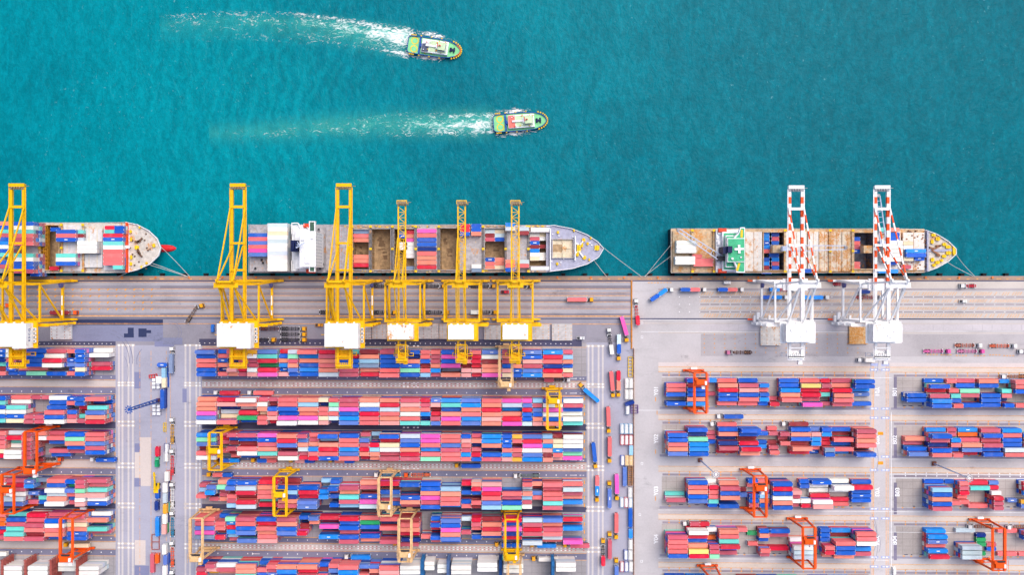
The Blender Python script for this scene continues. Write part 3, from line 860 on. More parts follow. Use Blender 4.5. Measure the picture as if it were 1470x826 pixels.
ship_lanes(111, 139, 349, 5.9, 'www', 14, SA, 'white middle bay', '4', 1)
ship_lanes(79.5, 109, 367, 5.8, 'twb', 14, SA, 'landward bay over the hold', '4', 1)
ship_lanes(71, 84, 385.5, 5, 'r', 9, SA, 'hold corner')
ship_lanes(151, 163.5, 327, 5.6, 'rt', 14, SA, 'seaward fore bay', '2', 1)
ship_lanes(164, 177.5, 327, 5.6, 'bb', 14, SA, 'foremost seaward bay', '2', 1)
ship_lanes(147.5, 176.5, 338, 5.75, 'rbtwssss', 14, SA, 'fore bay', '4', 1)
ship_lanes(162, 176, 384, 5, 't', 14, SA, 'landward fore corner', '2', 1)
ship_lanes(357.8, 383.3, 337.6, 5.6, 'bscspc', 13.5, SB, 'stern bay', '4', 1)
ship_lanes(384.6, 411.8, 323.6, 5.72, 'gwuwgwwgwwww', 16.5, SB, 'white stack', '4', 2)
ship_lanes(507.5, 529, 332.8, 6.0, 'aso...oor', 6.5, SB, 'bay under the second crane', '4')
ship_lanes(584, 594, 333.3, 5.8, 'ro', 6.0, SB, 'bay by the third crane', '2')
ship_lanes(573, 583, 333.3, 5.8, 'ab.ww', 5.5, SB, 'bay by the third crane deep down', '2')
ship_lanes(584, 594, 344.6, 5.8, 'pwwww..a', 5.5, SB, 'bay behind the magenta stack', '2')
ship_lanes(599.3, 626, 331.6, 6.5, 'psbbdsoor', 9.0, SB, 'bright bay amidships', '4', 1)
ship_lanes(660.5, 675, 324.6, 5.7, 'rrb', 12.5, SB, 'hatch bay by the fourth crane', '2', 1)
ship_lanes(676.4, 691, 324.2, 5.7, 'bbo', 12.5, SB, 'seaward hatch bay', '2', 1)
ship_lanes(677, 691, 382.4, 5.6, 'wa', 11, SB, 'landward hatch corner', '2', 0)
ship_lanes(696.8, 710, 332.2, 5.8, 'gmk....bso', 6.0, SB, 'bay before the fifth crane', '2')
ship_lanes(711, 723.6, 332.2, 5.8, 'ugb....oou', 6.0, SB, 'bay next to the fifth crane', '2')
ship_lanes(726, 739, 322.6, 5.9, 'lg.......osb', 12.5, SB, 'bay beneath the fifth crane', '2', 1)
ship_lanes(748, 757, 328.6, 5.9, 'gm......gs', 12.5, SB, 'narrow bay by the fifth crane', '2', 1)
ship_lanes(761, 774.4, 331.6, 5.7, 'uwkbmlwu', 4.5, SB, 'foremost hold', '2')
ship_lanes(775, 788, 337, 5.7, 'uw.m.ww', 3.5, SB, 'forward hold', '2')
ship_lanes(971, 1000, 348.2, 6.1, 'www', 14.0, SC, 'stern bay', '4', 1)
ship_lanes(969, 998.5, 371, 6.1, 'ww', 14.0, SC, 'landward stern bay', '4', 1)
ship_lanes(997, 1005, 368, 5.5, 's', 11.2, SC, 'square pile by the white boxes', '2')
ship_lanes(999, 1021, 374, 5.8, 'ss', 11.2, SC, 'stern landward pile', '4')
ship_lanes(1096.3, 1105.6, 337, 5.95, 'llbls.blmb', 6.5, SC, 'open bay abaft the crane', '2')
ship_lanes(1106.2, 1117, 337, 5.95, 'dkb.xblkb.', 6.5, SC, 'open bay beside the crane', '2')
ship_lanes(1152, 1164, 389, 5, 'b', 11.5, SC, 'landward deck edge', '2', 0)
ship_lanes(1225, 1231, 343.2, 5.9, 'bskb..ss', 5.5, SC, 'hold before the second crane', '2')
ship_lanes(1262, 1275, 330, 6, 't', 12.0, SC, 'seaward deck by second crane', '2')
ship_lanes(1277, 1291, 330, 6, 'o', 12.0, SC, 'seaward deck past second crane', '2')
ship_lanes(1276, 1293, 337, 5.7, 'bb', 12.0, SC, 'blue seaward pair', '2', 0)
ship_lanes(1272, 1292, 348.4, 6.1, 'wwwww', 14.0, SC, 'white fore bay', '4', 1)
ship_lanes(1275, 1290, 377.6, 5.7, 'b', 11.4, SC, 'fore bay landward', '2')
ship_lanes(1262, 1289, 389.6, 5.7, 'l', 12.0, SC, 'landward rail', '4')
ship_lanes(1296, 1312, 349.5, 6, 'uw', 12.0, SC, 'white foremost bay', '2')
ship_lanes(1300, 1331, 360.4, 6.1, 'lb', 14.0, SC, 'long blue foremost bay', '4', 0)
ship_lanes(1297, 1312, 372, 6, 'u', 12.0, SC, 'cream foremost bay', '2')
ship_lanes(1313, 1327, 371.5, 6, 'b', 12.0, SC, 'foremost landward bay', '2')
ship_lanes(1294, 1308, 383.4, 6, 'k', 11.0, SC, 'foremost landward deck', '2')
# ---------------------------------------------------------------- quay trucks add their loads here, then all boxes are made (see make_containers)
def worn(code):
    """each box has faded by its own amount"""
    c = alb(PAL[code][1], 1.1); f = random.uniform(.84, 1.06); g = random.uniform(0, .07); m = sum(c) / 3 * .8 + .12
    return tuple(min(.86, max(0, (v * (1 - g) + m * g) * f * random.uniform(.96, 1.04))) for v in c) + (1.0,)
def make_containers():
    tops = [c for c in CONT if c['top'] and c['label']]
    def rank(c):
        px = 735 + c['x'] * S * kk(c['z'] + CHT); py = 413 - c['y'] * S * kk(c['z'] + CHT)
        if not (4 < px < 1466 and 4 < py < 820):
            return -1
        side = abs(px - 735) * 2.44 + abs(py - 413) * LEN[c['k']]
        return (1000 if c['must'] else 0) + LEN[c['k']] * 2.44 * kk(c['z'] + CHT) ** 2 + side * 0.004
    for c in tops:
        c['rank'] = rank(c)
    tops.sort(key=lambda c: -c['rank'])
    single = tops[:300]
    ids = set(id(c) for c in single)
    for c in single:
        logo = c['c'] in 'blcd' and random.random() < .15
        o = bpy.data.objects.new('shipping_container', TEMPL[c['k'], logo][2])
        COL.objects.link(o)
        o.location = (c['x'], c['y'], c['z']); o.rotation_euler = (0, 0, c['rz'])
        o.color = worn(c['c'])
        tag(o, c['label'], 'shipping container', c['group'])
    vs_, fs_, ms_, cs_ = [], [], [], []
    off = 0
    for c in CONT:
        if id(c) in ids:
            continue
        logo = c['top'] and c['c'] in 'blcd' and random.random() < .15
        b, arr, _ = TEMPL[c['k'], logo]
        ca, sa = math.cos(c['rz']), math.sin(c['rz'])
        a = np.empty_like(arr)
        a[:, 0] = arr[:, 0] * ca - arr[:, 1] * sa + c['x']
        a[:, 1] = arr[:, 0] * sa + arr[:, 1] * ca + c['y']
        a[:, 2] = arr[:, 2] + c['z']
        vs_.append(a)
        fs_.append(np.array(b.f) + off)
        ms_.append(np.array(b.m))
        col = np.array(worn(c['c']))
        cs_.append(np.repeat(col[None], len(b.f), 0))
        off += len(a)
    v, f, m, cl = np.concatenate(vs_), np.concatenate(fs_), np.concatenate(ms_), np.concatenate(cs_)
    me = bpy.data.meshes.new('stacked_containers')
    me.vertices.add(len(v)); me.vertices.foreach_set('co', v.ravel())
    me.loops.add(f.size); me.loops.foreach_set('vertex_index', f.ravel().astype(np.int32))
    me.polygons.add(len(f)); me.polygons.foreach_set('loop_start', np.arange(0, f.size, 4, dtype=np.int32))
    me.polygons.foreach_set('loop_total', np.full(len(f), 4, dtype=np.int32))
    for mm in (CP_ATT, CAST, WPAINT):
        me.materials.append(mm)
    me.polygons.foreach_set('material_index', m.astype(np.int32))
    at = me.attributes.new('paint', 'FLOAT_COLOR', 'FACE')
    at.data.foreach_set('color', cl.ravel().astype(np.float32))
    me.update(); me.validate()
    o = bpy.data.objects.new('stacked_containers', me); COL.objects.link(o)
    o['kind'] = 'stuff'
    print('containers', len(CONT), 'tops', len(tops))
# ================================================================ ships
SHIPWHITE = paint('ship_white', (236, 238, 244), 0.5, 0.08)
SHIPDECK = paint('ship_pale_deck', (214, 208, 200), 0.6, 0.12, rust=0.18)
SHIPGREY = paint('ship_lavender_grey', (176, 178, 202), 0.55, 0.1, rust=0.05)
COVER = paint('hatch_cover_grey', (186, 182, 186), 0.6, 0.14, rust=0.12)
RCOVER = paint('hatch_cover_rusty', (236, 230, 222), 0.6, 0.08, rust=0.24)
RDECK = paint('rusty_deck_plate', (216, 190, 156), 0.7, 0.16, rust=0.45)
RCOVER2 = paint('hatch_cover_orange_rust', (236, 222, 200), 0.65, 0.1, rust=0.62)
BROWN = paint('rusty_hold_steel', (190, 160, 124), 0.8, 0.2)
OCHREST = paint('cell_guide_ochre', (206, 146, 44), 0.7, 0.25)
CREAM = paint('hold_cream', (232, 218, 190), 0.7, 0.12, rust=0.12)
HULLBLUE = paint('hull_blue', (44, 66, 116), 0.5, 0.2)
HULLBLK = paint('hull_black', (40, 44, 54), 0.6, 0.2)
HULLGRN = paint('hull_dark_green', (30, 70, 74), 0.6, 0.2)
RED = paint('signal_red', (226, 40, 48), 0.45, 0.08)
LIFE = paint('lifeboat_orange', (244, 84, 52), 0.45, 0.08)
SGREEN = paint('deck_green', (74, 190, 140), 0.6, 0.12)
DGREEN = paint('dark_deck_green', (70, 104, 88), 0.6, 0.12)
MYEL = paint('machinery_yellow', (250, 206, 30), 0.5, 0.1)
NAVY = paint('funnel_navy', (18, 34, 84), 0.5, 0.2)
LBLUE = paint('jib_pale_blue', (196, 208, 232), 0.5, 0.08)
ZD = 6.5
def PX(x0, x1, y0, y1, h):
    a = P(x0, y1, h); b = P(x1, y0, h)
    return a[0], b[0], a[1], b[1]
def pbox(mb, x0, x1, y0, y1, z0, z1, mat=0):
    a = PX(x0, x1, y0, y1, z1)
    mb.box(a[0], a[1], a[2], a[3], z0, z1, mat)
def ship(label, upper, lower, x_bow, holds, hull_mat, deck_mat, bow_mat, cross_mat, side_mat, hold_mat):
    """upper and lower: outline as (px, py) from stern to bow along the seaward and the landward side, seen at deck height"""
    ox, oy = P(sum(p[0] for p in upper) / len(upper), upper[0][1] / 2 + lower[0][1] / 2, ZD)
    root = thing('container_ship', label, 'container ship', (ox, oy, 0))
    inv = lambda p: (p[0] - ox, p[1] - oy)
    U = [inv(P(*p, ZD)) for p in upper]; Lw = [inv(P(*p, ZD)) for p in lower]
    xb = inv(P(x_bow, 400, ZD))[0]; ym = (U[0][1] + Lw[0][1]) / 2
    def low(p):
        if p[0] <= xb:
            return (p[0], p[1])
        return (xb + (p[0] - xb) * 0.84, ym + (p[1] - ym) * (1 - 0.5 * min(1, (p[0] - xb) / 25)))
    ring = Lw + U[::-1]                          # counter-clockwise seen from above
    h = MB(); n = len(ring)
    for i in range(n):
        a, b = ring[i], ring[(i + 1) % n]
        la, lb = low(a), low(b)
        h.quad((*la, -3.6), (*lb, -3.6), (*b, ZD + .02), (*a, ZD + .02))
    h.build('hull', hull_mat, root)
    d = MB()
    x0 = U[0][0]
    y1, y0 = U[0][1], Lw[0][1]
    cur = x0
    hs = []
    for (a, b, c, e) in sorted(holds):
        q = PX(a, b, c, e, ZD)
        hs.append((q[0] - ox, q[1] - ox, q[2] - oy, q[3] - oy))
    for a, b, c, e in hs:
        d.box(cur, a, y0 + .1, y1 - .1, ZD - .5, ZD, 0)
        d.box(a, b, y0 + .1, c, ZD - .5, ZD, 1); d.box(a, b, e, y1 - .1, ZD - .5, ZD, 1)
        cur = b
    d.box(cur, xb, y0 + .1, y1 - .1, ZD - .5, ZD, 0)
    bowpts = [p for p in ring if p[0] > xb]
    d.prism([(xb, y0 + .1)] + bowpts + [(xb, y1 - .1)], ZD - .5, ZD + .004, 2)
    d.build('deck', [deck_mat, side_mat, bow_mat], root)
    for a, b, c, e in hs:
        m = MB()
        z0, z1 = ZD - 9.2, ZD + 1.5
        m.quad((a, c, z0), (b, c, z0), (b, e, z0), (a, e, z0))
        m.quad((a, c, z0), (a, e, z0), (a, e, ZD), (a, c, ZD)); m.quad((b, e, z0), (b, c, z0), (b, c, ZD), (b, e, ZD))
        m.quad((b, c, z0), (a, c, z0), (a, c, ZD), (b, c, ZD)); m.quad((a, e, z0), (b, e, z0), (b, e, ZD), (a, e, ZD))
        nl = max(2, int((e - c) / 2.6))
        for i in range(nl + 1):                    # cell guides on both end walls
            y = c + .2 + (e - c - .4) * i / nl
            m.box(a + .02, a + .3, y - .12, y + .12, z0, ZD - .1, 1); m.box(b - .3, b - .02, y - .12, y + .12, z0, ZD - .1, 1)
        for i in range(6):
            m.box(a + (b - a) * random.uniform(.1, .7), a + (b - a) * random.uniform(.72, .95), c + (e - c) * (i + .2) / 6, c + (e - c) * (i + .5) / 6, z0, z0 + .25, 0)
        m.build('hold', hold_mat, root)
        r = MB(); w = .45
        r.box(a - w, a, c - w, e + w, ZD, z1); r.box(b, b + w, c - w, e + w, ZD, z1)
        r.box(a, b, c - w, c, ZD, z1); r.box(a, b, e, e + w, ZD, z1)
        r.build('hatch_coaming', cross_mat, root)
    rail = MB()
    for i in range(n):
        a, b = ring[i], ring[(i + 1) % n]
        if a[0] > xb - 1 and b[0] > xb - 1:
            rail.beam((*a, ZD + .6), (*b, ZD + .6), .35, 1.3)
        else:
            rail.beam((a[0], a[1], ZD + .95), (b[0], b[1], ZD + .95), .12, .1)
    rail.build('bulwark', SHIPWHITE, root)
    return root, ox, oy
def S_(root, name, mats, fn):
    """a part of a ship given in photo pixels: fn fills a mesh in world coordinates, which is then hung under the ship"""
    m = MB(); fn(m)
    ox, oy = root.location[0], root.location[1]
    m.v = [(v[0] - ox, v[1] - oy, v[2]) for v in m.v]
    return m.build(name, mats, root)
def covers(root, lst, mat, z1=8.3, ribs=True):
    for x0, x1, y0, y1 in lst:
        def f(m):
            pbox(m, x0, x1, y0, y1, ZD + .01, z1)
            a = PX(x0, x1, y0, y1, z1)
            nr = 1 if mat in (RCOVER, RCOVER2) else 5
            for i in range(nr):
                x = a[0] + (a[1] - a[0]) * (i + .5) / nr
                m.box(x - .12, x + .12, a[2] + .2, a[3] - .2, z1, z1 + .08, 2 if mat in (RCOVER, RCOVER2) else 0)
            for i in range(2):
                for j in range(7):
                    x = a[0] + (a[1] - a[0]) * (.28 + .44 * i); y = a[2] + (a[3] - a[2]) * (j + .5) / 7
                    m.box(x - .17, x + .17, y - .2, y + .2, z1 + .081, z1 + .16, 1)
        S_(root, 'hatch_cover', [mat, random.choice((LIFE, MYEL, ORANGE2)), paint('rust_line', (206, 138, 62), .8, .3)], f)
def winch_set(root, pts, mat=MYEL):
    for px, py, w, l in pts:
        def f(m):
            x, y = P(px, py, ZD + 1)
            m.box(x - w / 2, x + w / 2, y - l / 2, y + l / 2, ZD + .01, ZD + 1.1)
            m.cyl((x, y - l / 2 - .3, ZD + .9), (x, y + l / 2 + .3, ZD + .9), .5, 8)
        S_(root, 'winch', mat, f)
def lashing(root, xs, y0, y1, mat):
    """narrow lashing bridges across the ship between two bays"""
    for x in xs:
        def f(m):
            a = PX(x - 1.3, x + 1.3, y0, y1, ZD + 3)
            m.box(a[0], a[1], a[2], a[3], ZD + 2.4, ZD + 2.7, 0)
            for i in range(10):
                y = a[2] + (a[3] - a[2]) * (i + .5) / 10
                m.box(a[0] - .1, a[0] + .15, y - .15, y + .15, ZD, ZD + 3.4, 0); m.box(a[1] - .15, a[1] + .1, y - .15, y + .15, ZD, ZD + 3.4, 0)
            for y in (a[2] + .4, (a[2] + a[3]) / 2, a[3] - .4):
                m.box((a[0] + a[1]) / 2 - .8, (a[0] + a[1]) / 2 + .8, y - .7, y + .7, ZD + 3, ZD + 3.5, 1)
        S_(root, 'lashing_bridge', [mat, MYEL], f)
# --- western ship (its stern is cut by the frame)
sa, ax, ay = ship('pale container ship with red bulbous bow at the western berth, cut by the frame',
    [(-150, 320), (150, 320), (181, 319.2), (197.5, 322.6), (214, 331.2), (226.4, 342.8), (231.4, 355.5)],
    [(-150, 392), (150, 392), (181, 391.6), (197.5, 387.8), (216, 379.4), (228.4, 367.4), (231.2, 357.5)],
    181, [(59, 86, 324, 388)], HULLGRN, SHIPDECK, SHIPDECK, RDECK, SHIPDECK, [BROWN, OCHREST])
S_(sa, 'cell_guide_rack', OCHREST, lambda m: [m.box(PX(59.5, 68, 324, 388, 7)[0] + i * 1.15, PX(59.5, 68, 324, 388, 7)[0] + i * 1.15 + .35, P(0, 388, 7)[1], P(0, 324, 7)[1], 4.2, 7.2) for i in range(4)] +
   [m.box(PX(59.5, 68, 324, 388, 7)[0], PX(59.5, 68, 324, 388, 7)[1], P(0, 325 + j * 5.2, 7)[1] - .2, P(0, 325 + j * 5.2, 7)[1] + .2, 4.6, 7.4) for j in range(13)])
covers(sa, [(17, 55, 322.5, 390.5), (88.5, 117.5, 323.5, 346.6), (88.5, 117.5, 347.4, 366.2), (88.5, 117.5, 367, 389.5), (120.5, 147, 329, 347), (120.5, 147, 347.6, 365), (120.5, 147, 365.6, 384), (149, 177.5, 326, 388)], paint('hatch_cover_pale', (222, 222, 224), .6, .08, rust=.06))
lashing(sa, [56.6, 88.4, 119], 322, 390, RDECK)
S_(sa, 'breakwater', [CRED, SHIPWHITE], lambda m: (pbox(m, 180, 182, 319.5, 391.5, ZD, ZD + 3.2, 0), pbox(m, 182.4, 185.4, 320.6, 390.6, ZD, ZD + .6, 1), pbox(m, 173.5, 186, 352.6, 356.6, ZD + 3.21, ZD + 3.8, 1)))
winch_set(sa, [(187, 332.5, 1.4, 1.4), (196, 355.5, 2.4, 2.2), (220.5, 352.5, 1.6, 1.8), (187.5, 379, 1.4, 1.6), (210, 378, 1.2, 1.0), (200, 326.5, 1, 1), (203, 383.5, 1.4, 1), (188, 369.5, 1.2, 2), (188, 344, 1, 1.8)])
def _a(m):
    for a, b in (((196, 349), (204, 342)), ((196.5, 361), (203.5, 369)), ((193, 347), (202, 346.6)), ((197, 357), (200.5, 365))):
        m.beam((*P(*a, ZD + 1), ZD + .8), (*P(*b, ZD + 1), ZD + .8), 1.0, .9)
    for a in ((190, 345.6), (189.6, 365.2), (212, 359.6), (214.6, 358), (210.4, 356), (207, 345), (209, 336), (192.6, 381), (209.4, 386), (199, 376), (193, 368), (186, 356)):
        x, y = P(*a, ZD + 1); m.cyl((x, y, ZD), (x, y, ZD + 1), .45, 8)
S_(sa, 'windlass', paint('windlass_brown', (120, 92, 76), .6, .2), _a)['kind'] = 'stuff'
def _bulb(m):
    x, y = P(229, 356.8, -2.4)
    L = 12.4
    for i in range(8):
        t0, t1 = i / 8, (i + 1) / 8
        r = lambda t: 2.35 * math.sqrt(max(.02, 1 - max(0, (t - .45) / .55) ** 2))
        m.cyl((x - 2 + L * t0, y, -3.2), (x - 2 + L * t1, y, -3.2), r(t0), 14, 0, r(t1))
S_(sa, 'bulbous_bow', RED, _bulb)
# --- middle ship
sb, bx, by = ship('long grey container ship with white bridge under five yellow quay cranes',
    [(357.5, 323), (700, 323), (770, 326), (784, 325.4), (795, 323.6), (821, 328.6), (843, 337.4), (858, 347.4), (865.6, 356)],
    [(357.5, 391.5), (700, 391.5), (770, 389.6), (788.5, 390), (821, 386), (843, 379.4), (859, 369.6), (865.6, 358.4)],
    784, [(507, 530, 330, 387), (534, 561, 329, 387.5), (566, 595, 329, 387.5), (632, 657, 328, 387.5), (696, 724.5, 328.6, 386.5), (760, 789, 334, 382)],
    HULLBLUE, COVER, SHIPGREY, COVER, paint('side_deck_tan', (186, 166, 150), .6, .15, rust=.3), [BROWN, CREAM])
covers(sb, [(358.5, 383.5, 325, 390), (384.4, 417, 324, 390), (468, 484, 326, 389), (485, 503, 326, 389), (598.4, 628, 327, 388.5), (660, 692, 325.6, 388.5), (727, 757.5, 327, 388)], COVER)
S_(sb, 'hold', [CREAM, BROWN, COVER], lambda m: (pbox(m, 793.5, 822, 344, 370, ZD + .01, ZD + .1, 0), pbox(m, 793.5, 807, 351, 362, ZD + .101, ZD + .14, 1), pbox(m, 793, 822.5, 343, 344, ZD + .01, ZD + 1.6, 2), pbox(m, 793, 822.5, 370, 371, ZD + .01, ZD + 1.6, 2),
    pbox(m, 792, 793, 343, 371, ZD + .01, ZD + 1.61, 2), pbox(m, 822.5, 823.5, 343, 371, ZD + .01, ZD + 1.61, 2), pbox(m, 807.4, 808.2, 344, 370, ZD + .11, ZD + .8, 0), pbox(m, 808.3, 822, 356.5, 357.2, ZD + .11, ZD + .6, 0)))
lashing(sb, [505.4, 532, 563.4, 597, 630, 658.4, 693.6, 726, 758.6], 324.5, 390.5, paint('lashing_grey', (126, 122, 124), .6, .2, rust=.1))
def _cl(m):
    for i in range(120):
        px = random.uniform(470, 780); py = random.choice((326, 390)) + random.uniform(-1.6, 1.4)
        x, y = P(px, py, ZD); w = random.uniform(.3, .9); m.box(x - w, x + w, y - .4, y + .4, ZD, ZD + random.uniform(.5, 1.3), random.choice((0, 0, 1, 2)))
S_(sb, 'deck_fitting', [GREY, MYEL, RDECK], _cl)['kind'] = 'stuff'
def _bl(m):
    for (px, py, w, d) in ((548, 352, 5, 9), (552, 366, 4, 7), (545, 340, 3, 4), (640, 345, 4, 5), (646, 362, 5, 5), (712, 355, 4, 3), (518, 360, 3, 3)):
        for k in range(4):
            x, y = P(px + random.uniform(-2, 2), py + random.uniform(-5, 5), -2); m.box(x - w * .3, x + w * .3, y - d * .2, y + d * .2, ZD - 9.2, ZD - 9.17 + k * .012)
S_(sb, 'oil_patch', paint('hold_oil', (142, 114, 86), .6, .2), _bl)
def _sup(m):
    pbox(m, 430, 453.4, 333, 383.5, 8.0, 29.0, 0)
    pbox(m, 419, 447, 323.4, 389.6, ZD, 13.0, 0)
    pbox(m, 424, 448, 329, 386, 13.0, 17.5, 0)
    for x0, x1, y0, y1, z in ((431, 437, 336, 345, 29.0), (438, 444, 366, 378, 29.0), (446, 450, 340, 343, 29.0)):
        pbox(m, x0, x1, y0, y1, z, z + 1.0, 0)
house = S_(sb, 'bridge_house', SHIPWHITE, _sup)
def _win(m):
    a = PX(430, 453.4, 333, 383.5, 29.0)
    for z in (27, 23.8, 20.6, 17.4, 14.2):
        for i in range(11):
            y = a[2] + (a[3] - a[2]) * (i + .5) / 11
            m.box(a[1] + .005, a[1] + .1, y - .4, y + .4, z - .3, z + .35)
S_(sb, 'window_row', paint('window_pale', (132, 146, 172), .3, .1), _win)
def _walk(m):
    for pts in (((419, 320.5), (428, 320.5), (434.5, 333), (444, 333)), ((419, 388.6), (426, 388.6), (433, 377), (444, 377)), ((419, 374), (419, 389)), ((419, 320), (419, 336)), ((437, 388), (444, 381)), ((436, 322), (444, 329))):
        for a, b in zip(pts[:-1], pts[1:]):
            m.beam((*P(*a, 15), 14.6), (*P(*b, 15), 14.6), .5, 1.4)
S_(sb, 'walkway_screen', WHITE, _walk)
S_(sb, 'bridge_wing', [SHIPWHITE, DGREEN], lambda m: (pbox(m, 443.5, 452.6, 317.6, 390.4, 25.6, 28.0, 0), pbox(m, 445, 450.8, 319, 331.6, 28.01, 28.3, 1), pbox(m, 445, 450.8, 375, 389.4, 28.01, 28.3, 1)))
S_(sb, 'funnel', NAVY, lambda m: (pbox(m, 417, 427.6, 345.2, 361.2, ZD, 25.0), pbox(m, 419.5, 422, 348, 358, 25, 26.6), pbox(m, 423.4, 425.6, 348, 358, 25, 27)))
for lb, (x0, x1, y) in enumerate(((435.4, 444, 324), (439.6, 452, 389.4))):
    def f(m):
        a = P(x0, y, 15); b = P(x1, y, 15)
        m.cyl((a[0], a[1], 14), (b[0], b[1], 14), 1.35, 10); m.box(a[0] + .8, b[0] - .8, a[1] - .9, a[1] + .9, 14, 15.6)
    S_(sb, 'lifeboat', LIFE, f)
S_(sb, 'radar_mast', LBLUE, lambda m: (m.beam((*P(430, 352, 31), 29), (*P(430, 352, 31), 36), .5), m.beam((*P(425, 356, 33), 33), (*P(437, 348.4, 33), 33), .9, .5), m.beam((*P(427, 347, 34), 34.5), (*P(433, 356, 34), 34.5), .4)))
S_(sb, 'poop_gear', DARK, lambda m: [pbox(m, x, x + 2.4, y, y + 3, ZD + 1.8, 9.3) for x, y in ((374, 372), (376, 376), (365, 384), (455, 380), (458, 384), (462, 378), (456, 328))])
winch_set(sb, [(801, 333.6, 1.4, 1.2), (800, 379, 1.4, 1.2), (838, 344.6, 2.0, 1.6), (831, 357, 2.4, 4.6), (839, 370, 2, 1.8), (843.6, 350, 1.4, 1.2), (857, 356, 3.0, 2.8), (848, 342, 1, 1), (846, 373, 1, 1), (824, 331, 1, 1), (829, 365, 1.6, 2.4), (835.6, 352, 1.4, 2.2)])
def _w(m):
    for a, b in (((832, 352.4), (837.6, 346)), ((832, 362), (837.4, 369.4)), ((826, 349), (833, 352)), ((826, 363), (833, 361))):
        m.beam((*P(*a, ZD + 1), ZD + .8), (*P(*b, ZD + 1), ZD + .8), .9, .9)
    for i in range(28):
        px = random.uniform(792, 860); py = random.uniform(330, 384)
        if abs(py - 357) < (866 - px) * .42 and not (792 < px < 824 and 342 < py < 372):
            x, y = P(px, py, ZD); m.box(x - .4, x + .4, y - .3, y + .3, ZD, ZD + .7)
S_(sb, 'windlass', SHIPWHITE, _w)['kind'] = 'stuff'
S_(sb, 'breakwater', SHIPWHITE, lambda m: (pbox(m, 825, 826.4, 338.6, 374, ZD, ZD + 2.6), pbox(m, 789.4, 790.8, 328, 388, ZD, ZD + 2.4), pbox(m, 762, 789, 327, 332.8, ZD, ZD + 1.2), pbox(m, 762, 789, 383, 388, ZD, ZD + 1.2)))
# --- eastern ship
sc, cx_, cy_ = ship('rust streaked container ship with green bridge deck at the eastern berth',
    [(963, 328.5), (1100, 328.5), (1290, 328.5), (1312, 329.2), (1327.6, 330.6), (1344, 336.6), (1360.5, 346.8), (1371.6, 357.6)],
    [(963, 392), (1100, 392), (1290, 392), (1312, 391.6), (1329.6, 390), (1344, 384.8), (1360.5, 375.4), (1371.6, 365)],
    1327, [(1095.5, 1125, 334, 388), (1225, 1252.5, 334.5, 386)],
    HULLBLK, RDECK, SHIPDECK, RDECK, RDECK, [paint('grey_hold_steel', (120, 124, 140), .7, .25, rust=.25), BROWN])
covers(sc, [(966, 992.6, 332, 391), (995, 1024, 332, 391)], RDECK, 8.0)
covers(sc, [(1070, 1094, 333, 389.4), (1128, 1158, 333, 360), (1128, 1158, 360.4, 389), (1160, 1175, 333, 389.4), (1255, 1293, 332.6, 390), (1296, 1327, 334, 388)], RCOVER, 8.2)
covers(sc, [(1176, 1190.5, 333, 389.4), (1193, 1208, 333, 389.4), (1209, 1223, 333, 389.4)], RCOVER2, 8.2)
lashing(sc, [994, 1025, 1127, 1191.8, 1224.4], 330, 391, RDECK)
def _gs(m):
    pbox(m, 1028, 1069, 329.6, 391, ZD, 11.5, 1)
    pbox(m, 1037, 1069.4, 333, 389, 11.5, 15.0, 1); pbox(m, 1039, 1068, 335, 387, 15.0, 15.2, 0)
    pbox(m, 1042, 1069.4, 338, 384, 15.0, 18.5, 1); pbox(m, 1043, 1068.6, 339.4, 382.6, 18.5, 18.7, 0)
    for x0, x1, y0, y1 in ((1028.6, 1031, 338, 343), (1030, 1034, 346, 352), (1029, 1033, 374, 380), (1033, 1036, 360, 368), (1031, 1036, 334, 336)):
        pbox(m, x0, x1, y0, y1, 11.5, 12.8, 1)
    pbox(m, 1044.4, 1069.4, 342, 376.4, 18.5, 23.0, 1); pbox(m, 1045.4, 1068.6, 343, 375.4, 23.0, 23.2, 0)
S_(sc, 'bridge_house', [SGREEN, SHIPWHITE], _gs)
S_(sc, 'bridge_wing', [SHIPWHITE, SGREEN, MYEL], lambda m: (m.prism([P(*q, 22) for q in ((1069.4, 326.4), (1063, 326.4), (1060.4, 334), (1054, 341), (1054, 377), (1057, 384), (1057, 391.6), (1069.4, 391.6))][::1][::-1], 19.4, 22.0, 0),
    m.prism([P(*q, 22.2) for q in ((1068.4, 328), (1064, 328), (1061, 336), (1056, 342), (1068.4, 342))][::-1], 22.01, 22.2, 1), m.prism([P(*q, 22.2) for q in ((1068.4, 376), (1056, 376), (1059, 384), (1059, 390), (1068.4, 390))][::-1], 22.01, 22.2, 1),
    m.beam((*P(1065, 330, 22.3), 22.3), (*P(1064.6, 341, 22.3), 22.3), 1.3, .1, 2), m.beam((*P(1061.5, 378, 22.3), 22.3), (*P(1058, 389, 22.3), 22.3), 1.3, .1, 2)))
S_(sc, 'roof_marking', SHIPWHITE, lambda m: (m.beam((*P(1054.6, 358, 24), 23.6), (*P(1068, 357.4, 24), 23.6), 1.3, .6), m.beam((*P(1061, 351.6, 24), 23.7), (*P(1061.6, 364, 24), 23.7), 1.4, .6), pbox(m, 1050, 1053, 370, 373, 23.2, 24.2), pbox(m, 1063, 1065, 368.6, 370.6, 23.2, 24)))
S_(sc, 'funnel', NAVY, lambda m: (pbox(m, 1038, 1046, 354.4, 364.2, ZD, 22.6), pbox(m, 1045, 1051.4, 353.6, 363, 14, 25.0)))
for y in (331, 389.2):
    def f(m):
        a = P(1031.4, y, 13); b = P(1043, y, 13)
        m.cyl((a[0], a[1], 12.4), (b[0], b[1], 12.4), 1.4, 10); m.box(a[0] + .8, b[0] - .8, a[1] - .9, a[1] + .9, 12, 14)
    S_(sc, 'lifeboat', LIFE, f)
